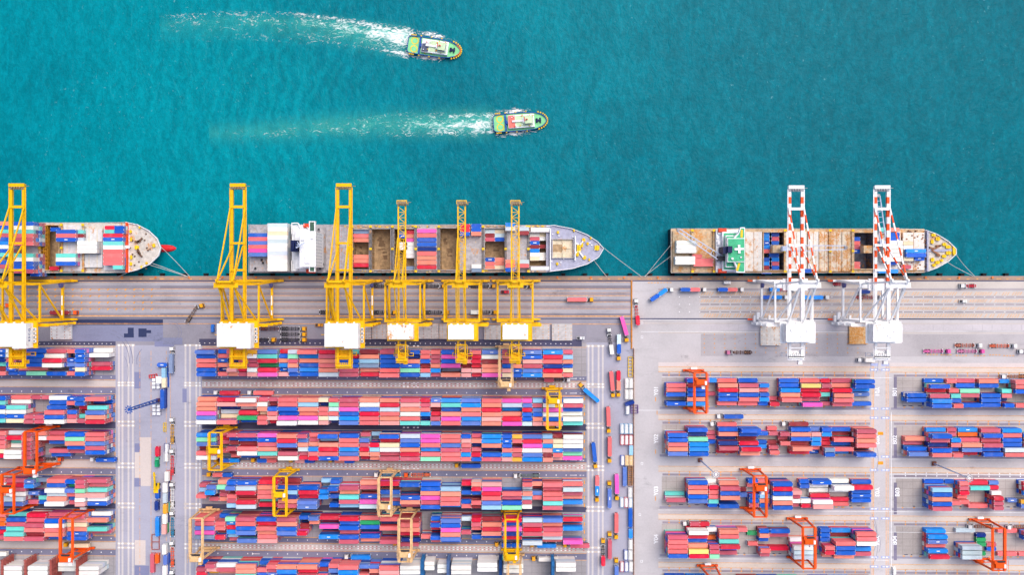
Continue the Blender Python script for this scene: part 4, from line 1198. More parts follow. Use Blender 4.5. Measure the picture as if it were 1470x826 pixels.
def jib(root, base, tip, hb, ht, w):
    def f(m):
        bx0, by0 = P(*base, hb); tx, ty = P(*tip, ht)
        m.cyl((bx0, by0, ZD), (bx0, by0, hb), 1.5, 12, 1); m.box(bx0 - 2.2, bx0 + 2.2, by0 - 1.5, by0 + 1.5, hb - 3, hb + .9, 2)
        d = mathutils.Vector((tx - bx0, ty - by0, 0)).normalized(); s = mathutils.Vector((-d.y, d.x, 0))
        for sg in (-1, 1):
            m.beam((bx0 + s.x * sg * w, by0 + s.y * sg * w, hb), (tx + s.x * sg * w * .55, ty + s.y * sg * w * .55, ht), .55, .7, 0)
        for i in range(1, 9):
            t = i / 9; ww = w * (1 - .45 * t)
            c = mathutils.Vector((bx0, by0, hb)).lerp((tx, ty, ht), t)
            m.beam((c.x + s.x * ww, c.y + s.y * ww, c.z), (c.x - s.x * ww, c.y - s.y * ww, c.z), .3, .3, 0)
        m.box(tx - .9, tx + .9, ty - .9, ty + .9, ht - .8, ht + .8, 1)
    S_(root, 'deck_crane', [LBLUE, GREY, DARK if base[0] < 1100 else LBLUE], f)
jib(sc, (1035.5, 371.5), (973.5, 330), 16, 15, 1.7)
jib(sc, (1128, 357), (1214, 355.6), 18, 17, 2.0)
jib(sc, (1268, 350), (1260.5, 281), 18, 20, 1.9)
S_(sc, 'deck_house', RDECK, lambda m: (pbox(m, 1109.5, 1124.5, 352, 363, ZD, 12.0), pbox(m, 1240, 1252.4, 352.6, 363.4, ZD, 12.0)))
S_(sc, 'breakwater', SHIPGREY, lambda m: (pbox(m, 1331, 1333, 331, 390, ZD, ZD + 2.8), pbox(m, 1333.2, 1369, 357.8, 361.4, ZD, ZD + .7)))
winch_set(sc, [(1338.6, 347, 1.7, 2.2), (1340.4, 337.6, 2.6, 1.4), (1346.6, 343, 2.6, 2), (1356, 351, 2.4, 1.6), (1361.4, 354.6, 3, 1.6), (1362, 363.4, 3, 2), (1355.6, 368, 2.4, 1.6), (1346, 377, 2.6, 1.8), (1339, 373, 2, 2), (1341, 381, 2.2, 1.4), (1352, 374, 1.8, 1.2)])
S_(sc, 'bow_cap', MYEL, lambda m: m.prism([P(*q, ZD + 1.4) for q in ((1371.8, 358), (1371.8, 365), (1369, 367), (1368, 362), (1368, 358), (1368.6, 354))], ZD + .02, ZD + 1.5))
def _e(m):
    for a, b in (((1337, 359.6), (1350, 353)), ((1338, 359.6), (1349, 366)), ((1344, 353), (1351, 352.6)), ((1344, 367), (1350, 367.4)), ((1334, 355), (1340, 357))):
        m.beam((*P(*a, ZD + 1), ZD + .8), (*P(*b, ZD + 1), ZD + .8), .9, .9)
    for i in range(46):
        px = random.uniform(1294, 1331); py = random.uniform(331, 389)
        if py < 345 or py > 376 or px > 1326:
            x, y = P(px, py, ZD + 1); m.box(x - .5, x + .5, y - .4, y + .4, ZD, ZD + 1.9)
S_(sc, 'windlass', paint('windlass_rust', (156, 110, 82), .6, .2), _e)['kind'] = 'stuff'
# mooring ropes
def rope(label, pts, r=.16):
    m = MB()
    for a, b in zip(pts[:-1], pts[1:]):
        m.cyl(a, b, r, 6)
    tag(m.build('mooring_rope', paint('rope', (206, 204, 200), .8, .1)), label, 'rope')
def sag(a, b, drop=1.2):
    a, b = mathutils.Vector(a), mathutils.Vector(b)
    return [tuple(a.lerp(b, t / 6) - mathutils.Vector((0, 0, drop * 4 * (t / 6) * (1 - t / 6)))) for t in range(7)]
for lb, a, b in (('mooring rope from the western bow to the bollard past the red bulb', (229, 352.6), (272.5, 397.6)), ('mooring rope low along the western ship bow to the quay', (218, 378), (270, 397.4)),
                 ('second mooring rope close beside another at the western bow', (214, 380.4), (268.5, 397.2)), ('mooring rope from the grey middle bow out to the eastern bollard', (864, 354), (921, 397.6)),
                 ('mooring rope from the middle bow side down to the quay', (852, 373), (871, 397.4)), ('upper stern rope of the rusty eastern ship', (963, 352), (926, 397.6)),
                 ('lower stern rope of the rusty eastern ship', (963, 368), (924.5, 397.6)), ('outer bow rope of the eastern ship to the quay', (1372, 365), (1399.4, 396.8)),
                 ('inner bow rope of the eastern ship to the quay', (1360, 376.6), (1397.6, 396.8)), ('short breast rope at the western ship fore deck', (183, 391), (169, 397.4))):
    rope(lb, sag((*P(*a, ZD), ZD), (*P(*b, .8), .8)))
# ================================================================ tugs and their wakes
TRIM = paint('tug_blue', (20, 84, 176), .5, .1)
TDECK = paint('tug_mint_deck', (140, 226, 160), .6, .08)
TROOF = paint('tug_pale_roof', (206, 232, 190), .6, .08)
def tug(label, px, py, ang, red):
    x, y = P(px, py, 0)
    root = thing('tug_boat', label, 'tug', (x, y, WATER_Z), R(ang))
    hullpts = [(-17, -4.4), (-15.6, -5.5), (-8, -5.8), (4, -5.8), (10, -5.2), (14, -3.8), (16.4, -1.8), (17.2, 0), (16.4, 1.8), (14, 3.8), (10, 5.2), (4, 5.8), (-8, 5.8), (-15.6, 5.5), (-17, 4.4)]
    m = MB(); n = len(hullpts)
    for i in range(n):
        a, b = hullpts[i], hullpts[(i + 1) % n]
        m.quad((a[0] * .9, a[1] * .82, -.6), (b[0] * .9, b[1] * .82, -.6), (*b, 2.2), (*a, 2.2))
    m.build('hull', paint('tug_black_hull', (24, 40, 70), .5, .15), root)
    m = MB(); m.prism([(p[0] * .985, p[1] * .97) for p in hullpts], 1.9, 2.1); m.build('deck', TDECK, root)
    m = MB()
    for i in range(n):
        a, b = hullpts[i], hullpts[(i + 1) % n]
        m.beam((a[0] * .985, a[1] * .97, 2.55), (b[0] * .985, b[1] * .97, 2.55), .34, .8, 1 if a[0] > 13 and b[0] > 12 and red else 0)
    m.build('bulwark', [TRIM, paint('tug_bow_red', (240, 96, 90), .5, .1)], root)
    m = MB()
    def tyre(x_, y_):
        m.cyl((x_, y_ - .38, 2.2), (x_, y_ + .5, 2.2), .5, 8)
    for i in range(13):
        t = i / 12
        a = R(-68 + 136 * t)
        tyre(8.4 + 9.0 * math.cos(a), 5.95 * math.sin(a) * .98)
    for x_ in (-15, -13.8, -12.6, -9, -2.5, 4):
        tyre(x_, 6.1); tyre(x_, -6.1)
    m.build('tyre_fender', paint('tyre_yellow', (250, 204, 50), .7, .1), root)['kind'] = 'stuff'
    for yy in (2.6, -2.6):
        m = MB(); m.ring(-12.6, yy, 1.75, 2.35, 2.14, 24); m.build('deck_ring', MYEL, root)
    m = MB(); m.box(-9.6, -8.6, -5, 5, 2.1, 3.2); m.box(-9, -7.8, -1, 1, 2.1, 4.0); m.build('towing_frame', TRIM, root)
    m = MB(); m.box(-7.6, 9.0, -4.1, 4.1, 2.1, 4.6); m.box(-3, 8.4, -3.4, 3.4, 4.6, 4.8, 1); m.build('deckhouse', [SHIPWHITE, TROOF], root)
    m = MB(); m.box(-7.4, -3.2, -3.9, 3.9 if not red else 1.0, 4.61, 4.75); m.build('boat_deck', paint('tug_slate', (84, 92, 120), .6, .1) if red else paint('tug_salmon', (240, 130, 120), .6, .1), root)
    m = MB(); m.frustum((2.6, 8.0, -2.6, 2.6, 4.8), (3.0, 7.4, -2.2, 2.2, 7.6), 0); m.box(2.8, 7.6, -2.4, 2.4, 7.6, 7.8, 1)
    wh = m.build('wheelhouse', [SHIPWHITE, TROOF], root)
    m = MB()
    for sx in (1, -1):
        m.box(3.2, 7.0, sx * 2.5 - .05, sx * 2.5 + .05, 5.8, 6.9)
    m.box(7.62, 7.75, -1.9, 1.9, 5.8, 6.9); m.build('window_row', GLASS, wh)
    m = MB(); m.box(-5, 2.4, -.55, .55, 4.8, 5.7); m.box(1.6, 2.8, -1.4, 1.4, 4.8, 6.4); m.build('exhaust_duct', SHIPWHITE, root)
    m = MB(); m.cyl((4, 0, 7.8), (4, 0, 11), .16, 6); m.box(3.4, 4.8, -.25, .25, 8.2, 8.9); m.box(2.6, 3.0, -1.4, 1.4, 9.6, 9.8); m.build('mast', RED, root)
    m = MB(); m.box(11, 13.4, -.5, .5, 2.1, 3.3); m.cyl((10.6, -1.3, 2.7), (10.6, 1.3, 2.7), .7, 10); m.cyl((12.8, -1.6, 2.6), (12.8, 1.6, 2.6), .5, 8); m.build('windlass', NAVY, root)
    m = MB()
    for i in range(26):
        x_, y_ = random.uniform(-6.6, 9.6), random.choice((-1, 1)) * random.uniform(1.2, 4.4)
        if x_ > 2.4 and abs(y_) < 2.8:
            continue
        m.box(x_ - .3, x_ + .3, y_ - .25, y_ + .25, 4.8 if abs(y_) < 3.8 else 2.1, 5.5 if abs(y_) < 3.8 else 3.2, random.choice((0, 0, 1, 2)))
    m.build('deck_fitting', [SHIPWHITE, MYEL, LIFE], root)
tug('mint decked tug with blue bulwark heading slightly toward the quay, farther out', 623, 67.5, -8.2, True)
tug('mint decked tug with salmon patch on its deckhouse, closer to the quay', 746.5, 174.4, 4.2, False)
def foam_mat():
    t = NT('wake_foam')
    fa = t.n('ShaderNodeAttribute', attribute_name='foam').outputs['Fac']
    ae = t.n('ShaderNodeAttribute', attribute_name='aer').outputs['Fac']
    n1 = t.noise(t.pos(.5, 1, 1), .36, 8, .74, 2.2)
    n2 = t.noise(t.pos(.5, 1, 1), .11, 4, .6, 1.0)
    th = t.math('SUBTRACT', 1.0, fa)
    mask = t.ramp(t.math('SUBTRACT', t.math('ADD', t.math('MULTIPLY', n1, .75), t.math('MULTIPLY', n2, .25)), t.math('ADD', .425, t.math('MULTIPLY', th, .165))), -0.02, 0.15)
    mask = t.math('MULTIPLY', mask, t.ramp(fa, 0.02, 0.2))
    tr = t.n('ShaderNodeBsdfTransparent')
    aer = t.n('ShaderNodeBsdfDiffuse'); aer.inputs['Color'].default_value = (*alb((88, 214, 198)), 1)
    fo = t.n('ShaderNodeBsdfDiffuse'); fo.inputs['Color'].default_value = (.82, .84, .84, 1)
    m1 = t.n('ShaderNodeMixShader'); m2 = t.n('ShaderNodeMixShader')
    t.l(t.math('MULTIPLY', ae, t.ramp(n2, .25, .7, .45, 1.0)), m1.inputs[0]); t.l(tr.outputs[0], m1.inputs[1]); t.l(aer.outputs[0], m1.inputs[2])
    t.l(mask, m2.inputs[0]); t.l(m1.outputs[0], m2.inputs[1]); t.l(fo.outputs[0], m2.inputs[2])
    t.l(m2.outputs[0], t.out.inputs['Surface'])
    return t.m
FOAM = foam_mat()
def wake(line, widths, edges, fade, aerate):
    """line: photo pixels from the bow back along the wake; widths in pixels; edges(u, v) gives the foam amount"""
    NU, NV = 150, 44
    pts = np.array(line, float)
    seg = np.r_[0, np.cumsum(np.hypot(*np.diff(pts, axis=0).T))]
    us = np.linspace(0, 1, NU)
    cx = np.interp(us * seg[-1], seg, pts[:, 0]); cy = np.interp(us * seg[-1], seg, pts[:, 1])
    ww = np.interp(us * seg[-1], seg, widths)
    tx = np.gradient(cx); ty = np.gradient(cy); ln = np.hypot(tx, ty); nx, ny = -ty / ln, tx / ln
    v_, fo, ae = [], [], []
    for i in range(NU):
        for j in range(NV):
            v = 2 * j / (NV - 1) - 1
            x, y = P(cx[i] + nx[i] * v * ww[i], cy[i] + ny[i] * v * ww[i], WATER_Z)
            v_.append((x, y, WATER_Z + .06))
            f = edges(us[i] * seg[-1], v); fo.append(min(1, max(0, f)) * (1 - max(0, (abs(v) - .85) / .15)))
            ae.append(aerate(us[i] * seg[-1], v))
    fc = [(i * NV + j, i * NV + j + 1, (i + 1) * NV + j + 1, (i + 1) * NV + j) for i in range(NU - 1) for j in range(NV - 1)]
    me = bpy.data.meshes.new('wake'); me.from_pydata(v_, [], fc)
    for nm, dat in (('foam', fo), ('aer', ae)):
        me.attributes.new(nm, 'FLOAT', 'POINT').data.foreach_set('value', dat)
    me.materials.append(FOAM)
    if me.polygons[0].normal.z < 0:
        me.flip_normals()
    o = bpy.data.objects.new('wake', me); COL.objects.link(o); o['kind'] = 'stuff'
G = lambda v, c, s: math.exp(-((v - c) / s) ** 2)
def e1(s, v):
    v = -v
    hull = (G(v, .6, .14) + G(v, -.6, .14)) * max(0, 1 - abs(s - 44) / 44) * 1.25
    a = max(0, s - 76)
    if s < 70:
        return hull
    main = G(v, -.12 - .14 * min(1, a / 90), .20) * math.exp(-a / 130) * .95 + G(v, .12, .22) * math.exp(-a / 40) * .6
    low = G(v, .52, .08) * math.exp(-a / 75) * .9
    side = G(v, -.5 - .2 * min(1, a / 160), .14) * math.exp(-a / 230) * .78
    return hull + main + low + side + .36 * math.exp(-a / 230) * (abs(v) < .8)
def a1(s, v):
    v = -v
    a = s - 70
    return 0 if a < 0 else .95 * math.exp(-a / 190) * (G(v, -.3, .36) + .45 * G(v, .3, .4)) * min(1, a / 12)
wake([(662, 73), (585, 61), (530, 53), (470, 44), (400, 38), (330, 37), (230, 42)], [24, 30, 30, 29, 28, 27, 26], e1, None, a1)
def e2(s, v):
    v = -v
    hull = (G(v, .58, .14) + G(v, -.58, .14)) * max(0, 1 - abs(s - 46) / 42) * 1.25
    a = max(0, s - 78)
    if s < 72:
        return hull
    return hull + (G(v, 0.05, .2) + G(v, .42, .13) * .9 + G(v, -.4, .12) * .5) * math.exp(-a / 75) * .8 + .42 * math.exp(-a / 260) * G(v, .1, .5) + .3 * G(v, -.45, .2) * math.exp(-abs(a - 90) / 50)
def a2(s, v):
    v = -v
    a = s - 72
    return 0 if a < 0 else .85 * math.exp(-a / 280) * G(v, 0, .55) * min(1, a / 12)
wake([(787, 171.5), (707, 177.4), (640, 177.6), (560, 178), (480, 181), (400, 186), (300, 192)], [24, 29, 30, 30, 28, 26, 22], e2, None, a2)
# ================================================================ ship-to-shore cranes on the quay (local x east, y toward the sea, feet on the rails)
def sts(label, gx, kind, group, lettering=None, house_mat=None):
    x0, y0 = W(gx, 403.4)
    root = thing('quay_crane', label, 'quay crane', (x0, y0, 0), 0, group)
    big = kind != 'small'
    M = CWHITE if kind == 'white' else (YEL if kind == 'big' else YELD)
    yl = -24.3                                     # landward rail
    hb, ht = (13.0, 11.0) if big else (11.6, 10.4)  # half widths at the ground and at the top
    zt = 33.0 if big else 30.0
    ys = -2.2
    fw = 1.25 if big else 1.0
    for y in (0, yl):                              # sill beams with bogies on the rails
        m = MB(); m.box(-hb - 2.6, hb + 2.6, y - .7, y + .7, 1.5, 3.0)
        if kind == 'white':
            m.box(-hb - 5.6, -hb - 2.6, y - .5, y + .5, 1.8, 2.7, 1); m.box(hb + 2.6, hb + 5, y - .5, y + .5, 1.8, 2.7, 1)
        else:
            m.box(hb + 2.6, hb + 4.4, y - .5, y + .5, 1.7, 2.6, 0)
        sb_ = m.build('sill_beam', [M, CRED], root)
        m = MB()
        for sx in (-1, 1):
            for i in range(4):
                x = sx * (hb - 3.6 + i * 2.0)
                m.box(x - .85, x + .85, y - .55, y + .55, .55, 1.48, 0)
                m.cyl((x - .45, y - .3, .5), (x - .45, y + .3, .5), .45, 8, 1); m.cyl((x + .45, y - .3, .5), (x + .45, y + .3, .5), .45, 8, 1)
        m.build('bogie', [M, DARK], sb_)
    for sx in (-1, 1):
        for y, yt in ((0, ys), (yl, yl)):
            m = MB(); m.beam((sx * hb, y, 3.0), (sx * ht, yt, zt), fw, fw); m.build('leg', M, root)
        m = MB(); m.box(sx * (hb - .75) - .6, sx * (hb - .75) + .6, yl + .5, -.5, 9.4, 11.0)
        pb = m.build('portal_beam', M, root)
        if sx == (1 if kind != 'white' else -1) and big:
            m = MB(); xx = sx * (hb - .75); m.box(xx - .35, xx + .35, yl + 9, yl + 15, 11.003, 11.03); m.box(xx - .35, xx + .35, yl + 3, yl + 6, 11.003, 11.03)
            m.build('name_board', WPAINT, pb)
            m = MB(); m.cyl((xx + .7, -2.4, 11.9), (xx - .7, -2.4, 11.9), 2.0, 16); m.build('cable_reel', paint('reel_violet', (96, 96, 150), .5, .1), pb)
        m = MB(); m.beam((sx * ht, ys - .6, zt), (sx * ht, yl + .6, zt), 1.0, 1.2); m.build('side_beam', M, root)
        m = MB(); m.beam((sx * ht * .99, ys - 1.2, zt - .8), (sx * (hb - .9), yl + 1.0, 11.4), .85, .85); m.build('brace', M, root)
    for y in (ys, yl):
        m = MB(); m.beam((-ht - .5, y, zt + .2), (ht + .5, y, zt + .2), 1.5 if big else 1.3, 1.5); m.build('cross_girder', M, root)
    if kind == 'white':                            # heavy walkways and drive housings of the white cranes
        m = MB()
        m.box(-ht - 1, ht + 2.2, ys - 2.4, ys + 2.2, zt + 1.0, zt + 1.3); m.box(-7, 7.5, ys - 3.8, ys + 3.2, zt + 1.31, zt + 2.4)
        for i in range(9):
            xx = -ht + i * 2.6; m.box(xx, xx + 1.3, ys + (1.2 if i % 2 else -2.2), ys + (2.0 if i % 2 else -1.2), zt + 1.3, zt + 2.6)
        m.build('girder_platform', M, root)
        m = MB()
        for i in range(4):
            m.box(-hb - 2.6 + i * 3.1, -hb - 1.2 + i * 3.1, yl - 1.6 - (i % 2) * 1.6, yl + 2.6 - (i % 3) * .9, 3.0, 5.0 + (i % 3))
        m.box(-hb - 2, -hb + 9, yl - 2.6, yl - 1.2, 8.0, 8.2); m.box(-hb - 1.0, -hb + 1.0, yl, yl + 4.6, 3.0, 6.0)
        m.build('drive_housing', M, root)
    # catwalk and stair on the landward side, on the flank facing the yard centre
    sg = -1 if kind == 'white' else 1
    m = MB()
    m.box(min(sg * 2, sg * (ht + 5)), max(sg * 2, sg * (ht + 5)), yl - 3.2, yl - 1.4, zt - 1.1, zt - .9)
    for i in range(9):
        xx = sg * (3 + i * 1.55); m.box(xx - .06, xx + .06, yl - 3.25, yl - 3.15, zt - .9, zt + .2); m.box(xx - .35, xx + .35, yl - 3.2, yl - 1.4, zt - .89, zt - .8)
    m.box(min(sg * 2, sg * (ht + 5)), max(sg * 2, sg * (ht + 5)), yl - 3.26, yl - 3.14, zt + .2, zt + .32)
    m.build('catwalk', M, root)
    m = MB()
    for i in range(6):
        za, zb = zt - 1 - i * 5, zt - 6 - i * 5
        xa = sg * (ht + 4.4 if i % 2 == 0 else ht + .6); xb = sg * (ht + .6 if i % 2 == 0 else ht + 4.4)
        m.beam((xa, yl - 2.3, za), (xb, yl - 2.3, zb), 1.0, .3); m.box(xb - .8, xb + .8, yl - 3, yl - 1.6, zb - .1, zb + .1)
    for dx in (.0, 5.0):
        m.beam((sg * (ht + dx), yl - 3.1, zt - 1), (sg * (ht + dx), yl - 3.1, 2), .3)
    m.build('stair', M, root)
    # boom and its trolley girders
    tip, back, zb = (56.8, -51.0, 36.6) if kind == 'big' else ((55.6, -46.0, 36.6) if kind == 'white' else (47.6, -48.0, 33.4))
    gxh = 3.65 if big else 2.15
    for sx in (-1, 1):
        m = MB()
        if kind == 'white':
            m.striped((sx * gxh, ys - 4, zb), (sx * gxh, tip - 6.5, zb), 1.5, 1.7, 3.9, (0, 1)); m.beam((sx * gxh, tip - 6.5, zb), (sx * gxh, tip, zb), 1.5, 1.7)
            m.beam((sx * gxh, back, zb), (sx * gxh, ys - 4, zb), 1.5, 1.7)
        else:
            m.beam((sx * gxh, back, zb), (sx * gxh, tip, zb), 1.45 if big else .75, 1.9 if big else 1.0)
        if big:
            m.beam((sx * (gxh + 1.15), yl, zb + .6), (sx * (gxh + 1.15), tip - 2, zb + .6), .5, .12)
        m.build('boom_girder', [M, CRED], root)
    ties = ((tip - .8, 2.0), (tip - 13.6, 1.5), (tip - 35, 1.3), (6, 1.3), (yl - 15.5, .8), (yl - 20.5, .8), (back + .8, 1.2)) if big else ((tip - 1.2, 2.2), (yl - 14, 1.0), (back + 1, 1.6))
    for y, w in ties:
        m = MB(); m.box(-gxh - .9, gxh + .9, y - w / 2, y + w / 2, zb + (.96 if big else .52), zb + (1.6 if big else 1.1)); m.build('boom_tie', M, root)
    if not big:                                    # lattice bracing of the narrow booms
        m = MB(); n = 13
        for i in range(n):
            a, b = 2 + (tip - 6) * i / n, 2 + (tip - 6) * (i + 1) / n
            m.beam((-gxh, a, zb), (gxh, a, zb), .3, .3); m.beam((-gxh if i % 2 else gxh, a, zb + .1), (gxh if i % 2 else -gxh, b, zb + .1), .32, .3)
        for i in range(5):
            a, b = yl - 10 - i * 2.6, yl - 12.6 - i * 2.6
            m.beam((-gxh if i % 2 else gxh, a, zb + .1), (gxh if i % 2 else -gxh, b, zb + .1), .3, .3)
        for sx in (-1, 1):
            m.beam((sx * gxh * .55, yl, zb + 2.2), (sx * gxh * .55, 24, zb + 2.2), .3, .3)
        m.build('boom_lattice', M, root)
    m = MB()
    m.box(-gxh - .6, gxh + .6, tip - 3.4, tip - .6, zb + 1.0, zb + 1.2)
    for i in range(4):
        m.cyl((-gxh + 1 + i * 1.5, tip - 2.4, zb + 1.6), (-gxh + 1.7 + i * 1.5, tip - 2.4, zb + 1.6), .7, 10)
    m.box(gxh + .6, gxh + 3.2, tip - 1.4, tip - 1.1, zb, zb + .25)
    m.build('boom_tip_sheave', paint('sheave_grey', (150, 132, 104), .6, .2) if kind != 'white' else GREY, root)
    # apex frame and stays
    za, ax_ = (59.5, 4.5) if big else (51.0, 2.2)
    ya = ys + 1.2
    m = MB()
    for sx in (-1, 1):
        m.beam((sx * ht, ys, zt), (sx * ax_, ya, za), .95 if big else .8)
    m.beam((-ax_ - .8, ya, za), (ax_ + .8, ya, za), 1.1, 1.2)
    m.box(-ax_ - 2.4, ax_ + 2.4, ya - 3.4, ya - .6, za - 1.4, za - 1.2)
    for i in range(7):
        xx = -ax_ - 2.3 + (2 * ax_ + 4.6) * i / 6
        m.box(xx - .07, xx + .07, ya - 3.4, ya - 3.26, za - 1.2, za - .1)
    m.box(-ax_ - 2.4, ax_ + 2.4, ya - 3.42, ya - 3.26, za - .1, za + .04)
    for sx in (-1, 1):
        m.cyl((sx * ax_ - .4, ya + .6, za + .9), (sx * ax_ + .4, ya + .6, za + .9), 1.0, 12)
    m.build('apex_frame', M, root)
    fs = ((43.0, gxh + .7), (20.0, gxh - .7)) if big else ((25.0, gxh + .3), (12.0, gxh - .3))
    for sx in (-1, 1):
        for yy, xx in fs:
            m = MB()
            if kind == 'white':
                m.striped((sx * ax_, ya, za), (sx * xx, yy, zb + 1), .72, .72, 5.4, (0, 1))
            else:
                m.beam((sx * ax_, ya, za), (sx * xx, yy, zb + 1), .68 if big else .5)
            m.build('fore_stay', [M, CRED], root)
        m = MB(); m.beam((sx * ax_, ya, za), (sx * (gxh + .8), yl - .5, zb + 1), .95 if big else .7); m.build('back_stay', M, root)
        if big:
            m = MB(); m.beam((sx * ax_ * .6, ya, za - .6), (sx * (ht - 1.4), yl + .8, zt + .6), .8); m.build('back_stay', M, root)
    # machinery house
    hw, h0, h1, z0, z1 = {'big': (9.7, -25.2, -38.6, 37.8, 45.0), 'white': (8.4, -25.4, -35.8, 37.8, 45.0), 'small': (7.4, -26.2, -34.6, 35.0, 41.0)}[kind]
    m = MB(); m.box(-hw, hw, h1, h0, z0, z1, 0)
    for i in range(4):
        xx = -hw + 2 * hw * (i + .5) / 4
        m.box(xx - .5, xx + .5, h0 + .01, h0 + .9, z1 - 1.3, z1 - .4, 0)
    for i in range(12):                            # standing seams of the roof
        xx = -hw + 2 * hw * (i + .5) / 12
        m.box(xx - .06, xx + .06, h1 + .1, h0 - .1, z1, z1 + .05, 0)
    if kind == 'big':
        m.box(hw - 8, hw + .001, h1 - 1.0, h1 - .003, z0 + .01, z1 - .01, 0)
    for fx, fy, w_ in ((-.6, .3, .8), (.1, -.35, 1.1), (.45, .25, .7), (.75, -.6, .5), (-.25, .62, .5)):
        cx_, cy2 = hw * fx, (h0 + h1) / 2 + (h0 - h1) / 2 * fy; m.box(cx_ - w_, cx_ + w_, cy2 - w_ * .7, cy2 + w_ * .7, z1 + .051, z1 + .5, 0)
    for sy in (h1 + .15, h0 - .15):
        m.box(-hw + .1, hw - .1, sy - .05, sy + .05, z1 + .95, z1 + 1.05, 0)
        for i in range(9):
            xx = -hw + .2 + (2 * hw - .4) * i / 8; m.box(xx - .05, xx + .05, sy - .05, sy + .05, z1 + .05, z1 + .95, 0)
    hs = m.build('machinery_house', house_mat or paint('house_white', (244, 244, 244), .5, .07, rust=.03), root)
    m = MB(); m.box(-hw - 1.2, hw + 2.6, h1 - 1.3, h0 + 1.0, z0 - .7, z0 - .45)
    for i in range(11):
        yy = h1 - 1.2 + (h0 - h1 + 2.0) * i / 10; m.box(hw + 2.45, hw + 2.6, yy - .06, yy + .06, z0 - .45, z0 + .6)
    m.box(hw + 2.45, hw + 2.6, h1 - 1.3, h0 + 1.0, z0 + .6, z0 + .72)
    m.build('house_platform', M, root)
    if big and kind == 'big':
        for i in range(4):
            m = MB(); yy = h1 + 2.0 + i * 2.3; m.box(hw + .5, hw + 2.0, yy, yy + 1.7, z0 - .44, z0 + 1.2); m.cyl((hw + 1.25, yy + .85, z0 + 1.2), (hw + 1.25, yy + .85, z0 + 1.3), .55, 10, 1); m.build('fan_unit', [SHIPWHITE, DARK], root)
        m = MB(); m.box(-hw - 3.2, -hw - .2, (h0 + h1) / 2 - .2, (h0 + h1) / 2 + .2, z0 + 1, z0 + 1.4); m.build('jib_rail', M, root)
    if lettering:
        text_mesh(lettering, 2.3, paint('lettering_blue', (32, 72, 150), .5, .05), 'lettering', (hw + .02, (h0 + h1) / 2, (z0 + z1) / 2 + .2), (R(90), 0, R(90)), hs, 0.01)
    # trolley with cab, and the spreader below it
    ty = {'big': -44.0, 'white': -44.4, 'small': -44.6}[kind]
    m = MB(); m.box(-gxh - .4, gxh + .4, ty - 3, ty + 3, zb - 1.6, zb - 1.1); m.box(-gxh + .4, gxh - .4, ty - 2.4, ty - .6, zb - 1.1, zb + .2)
    for i in range(4):
        m.cyl((-gxh + .8 + i * (gxh / 2), ty + 1.2, zb - .6), (-gxh + 1.6 + i * (gxh / 2), ty + 1.2, zb - .6), .6, 8)
    if kind == 'small':
        m.box(-gxh - 2.6, gxh + 2.6, ty + 1, ty + 3.4, zb - 2.0, zb - 1.0, 1)
    trl = m.build('trolley', [M, paint('trolley_brown', (112, 92, 70), .6, .2)], root)
    m = MB(); m.box(gxh - 1.6, gxh + .8, ty - 5.4, ty - 3.2, zb - 4.2, zb - 1.6, 0); m.box(gxh - 1.4, gxh + .6, ty - 5.5, ty - 5.39, zb - 3.8, zb - 2.0, 1); m.build('operator_cab', [M, GLASS], trl)
    m = MB(); m.box(-3.2, 3.2, ty - .5, ty + .5, zb - 7.6, zb - 7.0); m.box(-6.0, 6.0, ty - 1.1, ty - .7, zb - 8.4, zb - 7.9); m.box(-6.0, 6.0, ty + .7, ty + 1.1, zb - 8.4, zb - 7.9)
    for sx in (-5.8, 5.8):
        m.box(sx - .2, sx + .2, ty - 1.2, ty + 1.2, zb - 8.5, zb - 7.8)
    for sx in (-2, 2):
        for sy in (-.5, .5):
            m.beam((sx, ty + sy, zb - 1.6), (sx, ty + sy, zb - 7.2), .1)
    m.build('spreader', M, trl)
    m = MB()                                       # hanging cable loops and the rear railing
    for sx in (-1, 1):
        m.beam((sx * (gxh + 1.3), yl - 14, zb + .4), (sx * (gxh + 1.3), back, zb + .4), .35, .2)
        for i in range(8):
            yy = yl - 14 + (back - yl + 14) * i / 7; m.box(sx * (gxh + 1.3) - .06, sx * (gxh + 1.3) + .06, yy - .06, yy + .06, zb + .5, zb + 1.6)
    m.box(-gxh - 1.3, gxh + 1.3, back - .9, back - .7, zb + 1.5, zb + 1.65); m.box(-gxh - 1.3, gxh + 1.3, back - .95, back - .1, zb - .6, zb - .4)
    for i in range(6):
        m.box(-gxh + .2 + i * gxh * .32, -gxh + .8 + i * gxh * .32, back + 1.6, back + 2.6, zb + .97, zb + 1.9)
    m.build('rear_walkway', M, root)
    return root
YG, WG = 'yellow quay cranes', 'white quay cranes with orange bands'
sts('large yellow quay crane cut by the frame, white house lettered on its end', 74.5, 'big', YG, 'E S C O')
sts('large yellow quay crane standing alone at the stern of the middle ship', 369.3, 'big', YG)
sts('large yellow quay crane between another large one and the narrow ones', 510.7, 'big', YG)
sts('narrow yellow quay crane with rust stained white house roof', 587.0, 'small', YG, None, STAINED_ROOF)
sts('narrow yellow quay crane, middle one of the three lattice booms', 667.2, 'small', YG)
sts('narrow yellow quay crane nearest the bow of the middle ship', 739.4, 'small', YG)
sts('white quay crane with orange bands over the green bridge ship, nearer its stern', 1114.2, 'white', WG)
sts('white quay crane with orange bands over the fore bays of the eastern ship', 1228.8, 'white', WG)
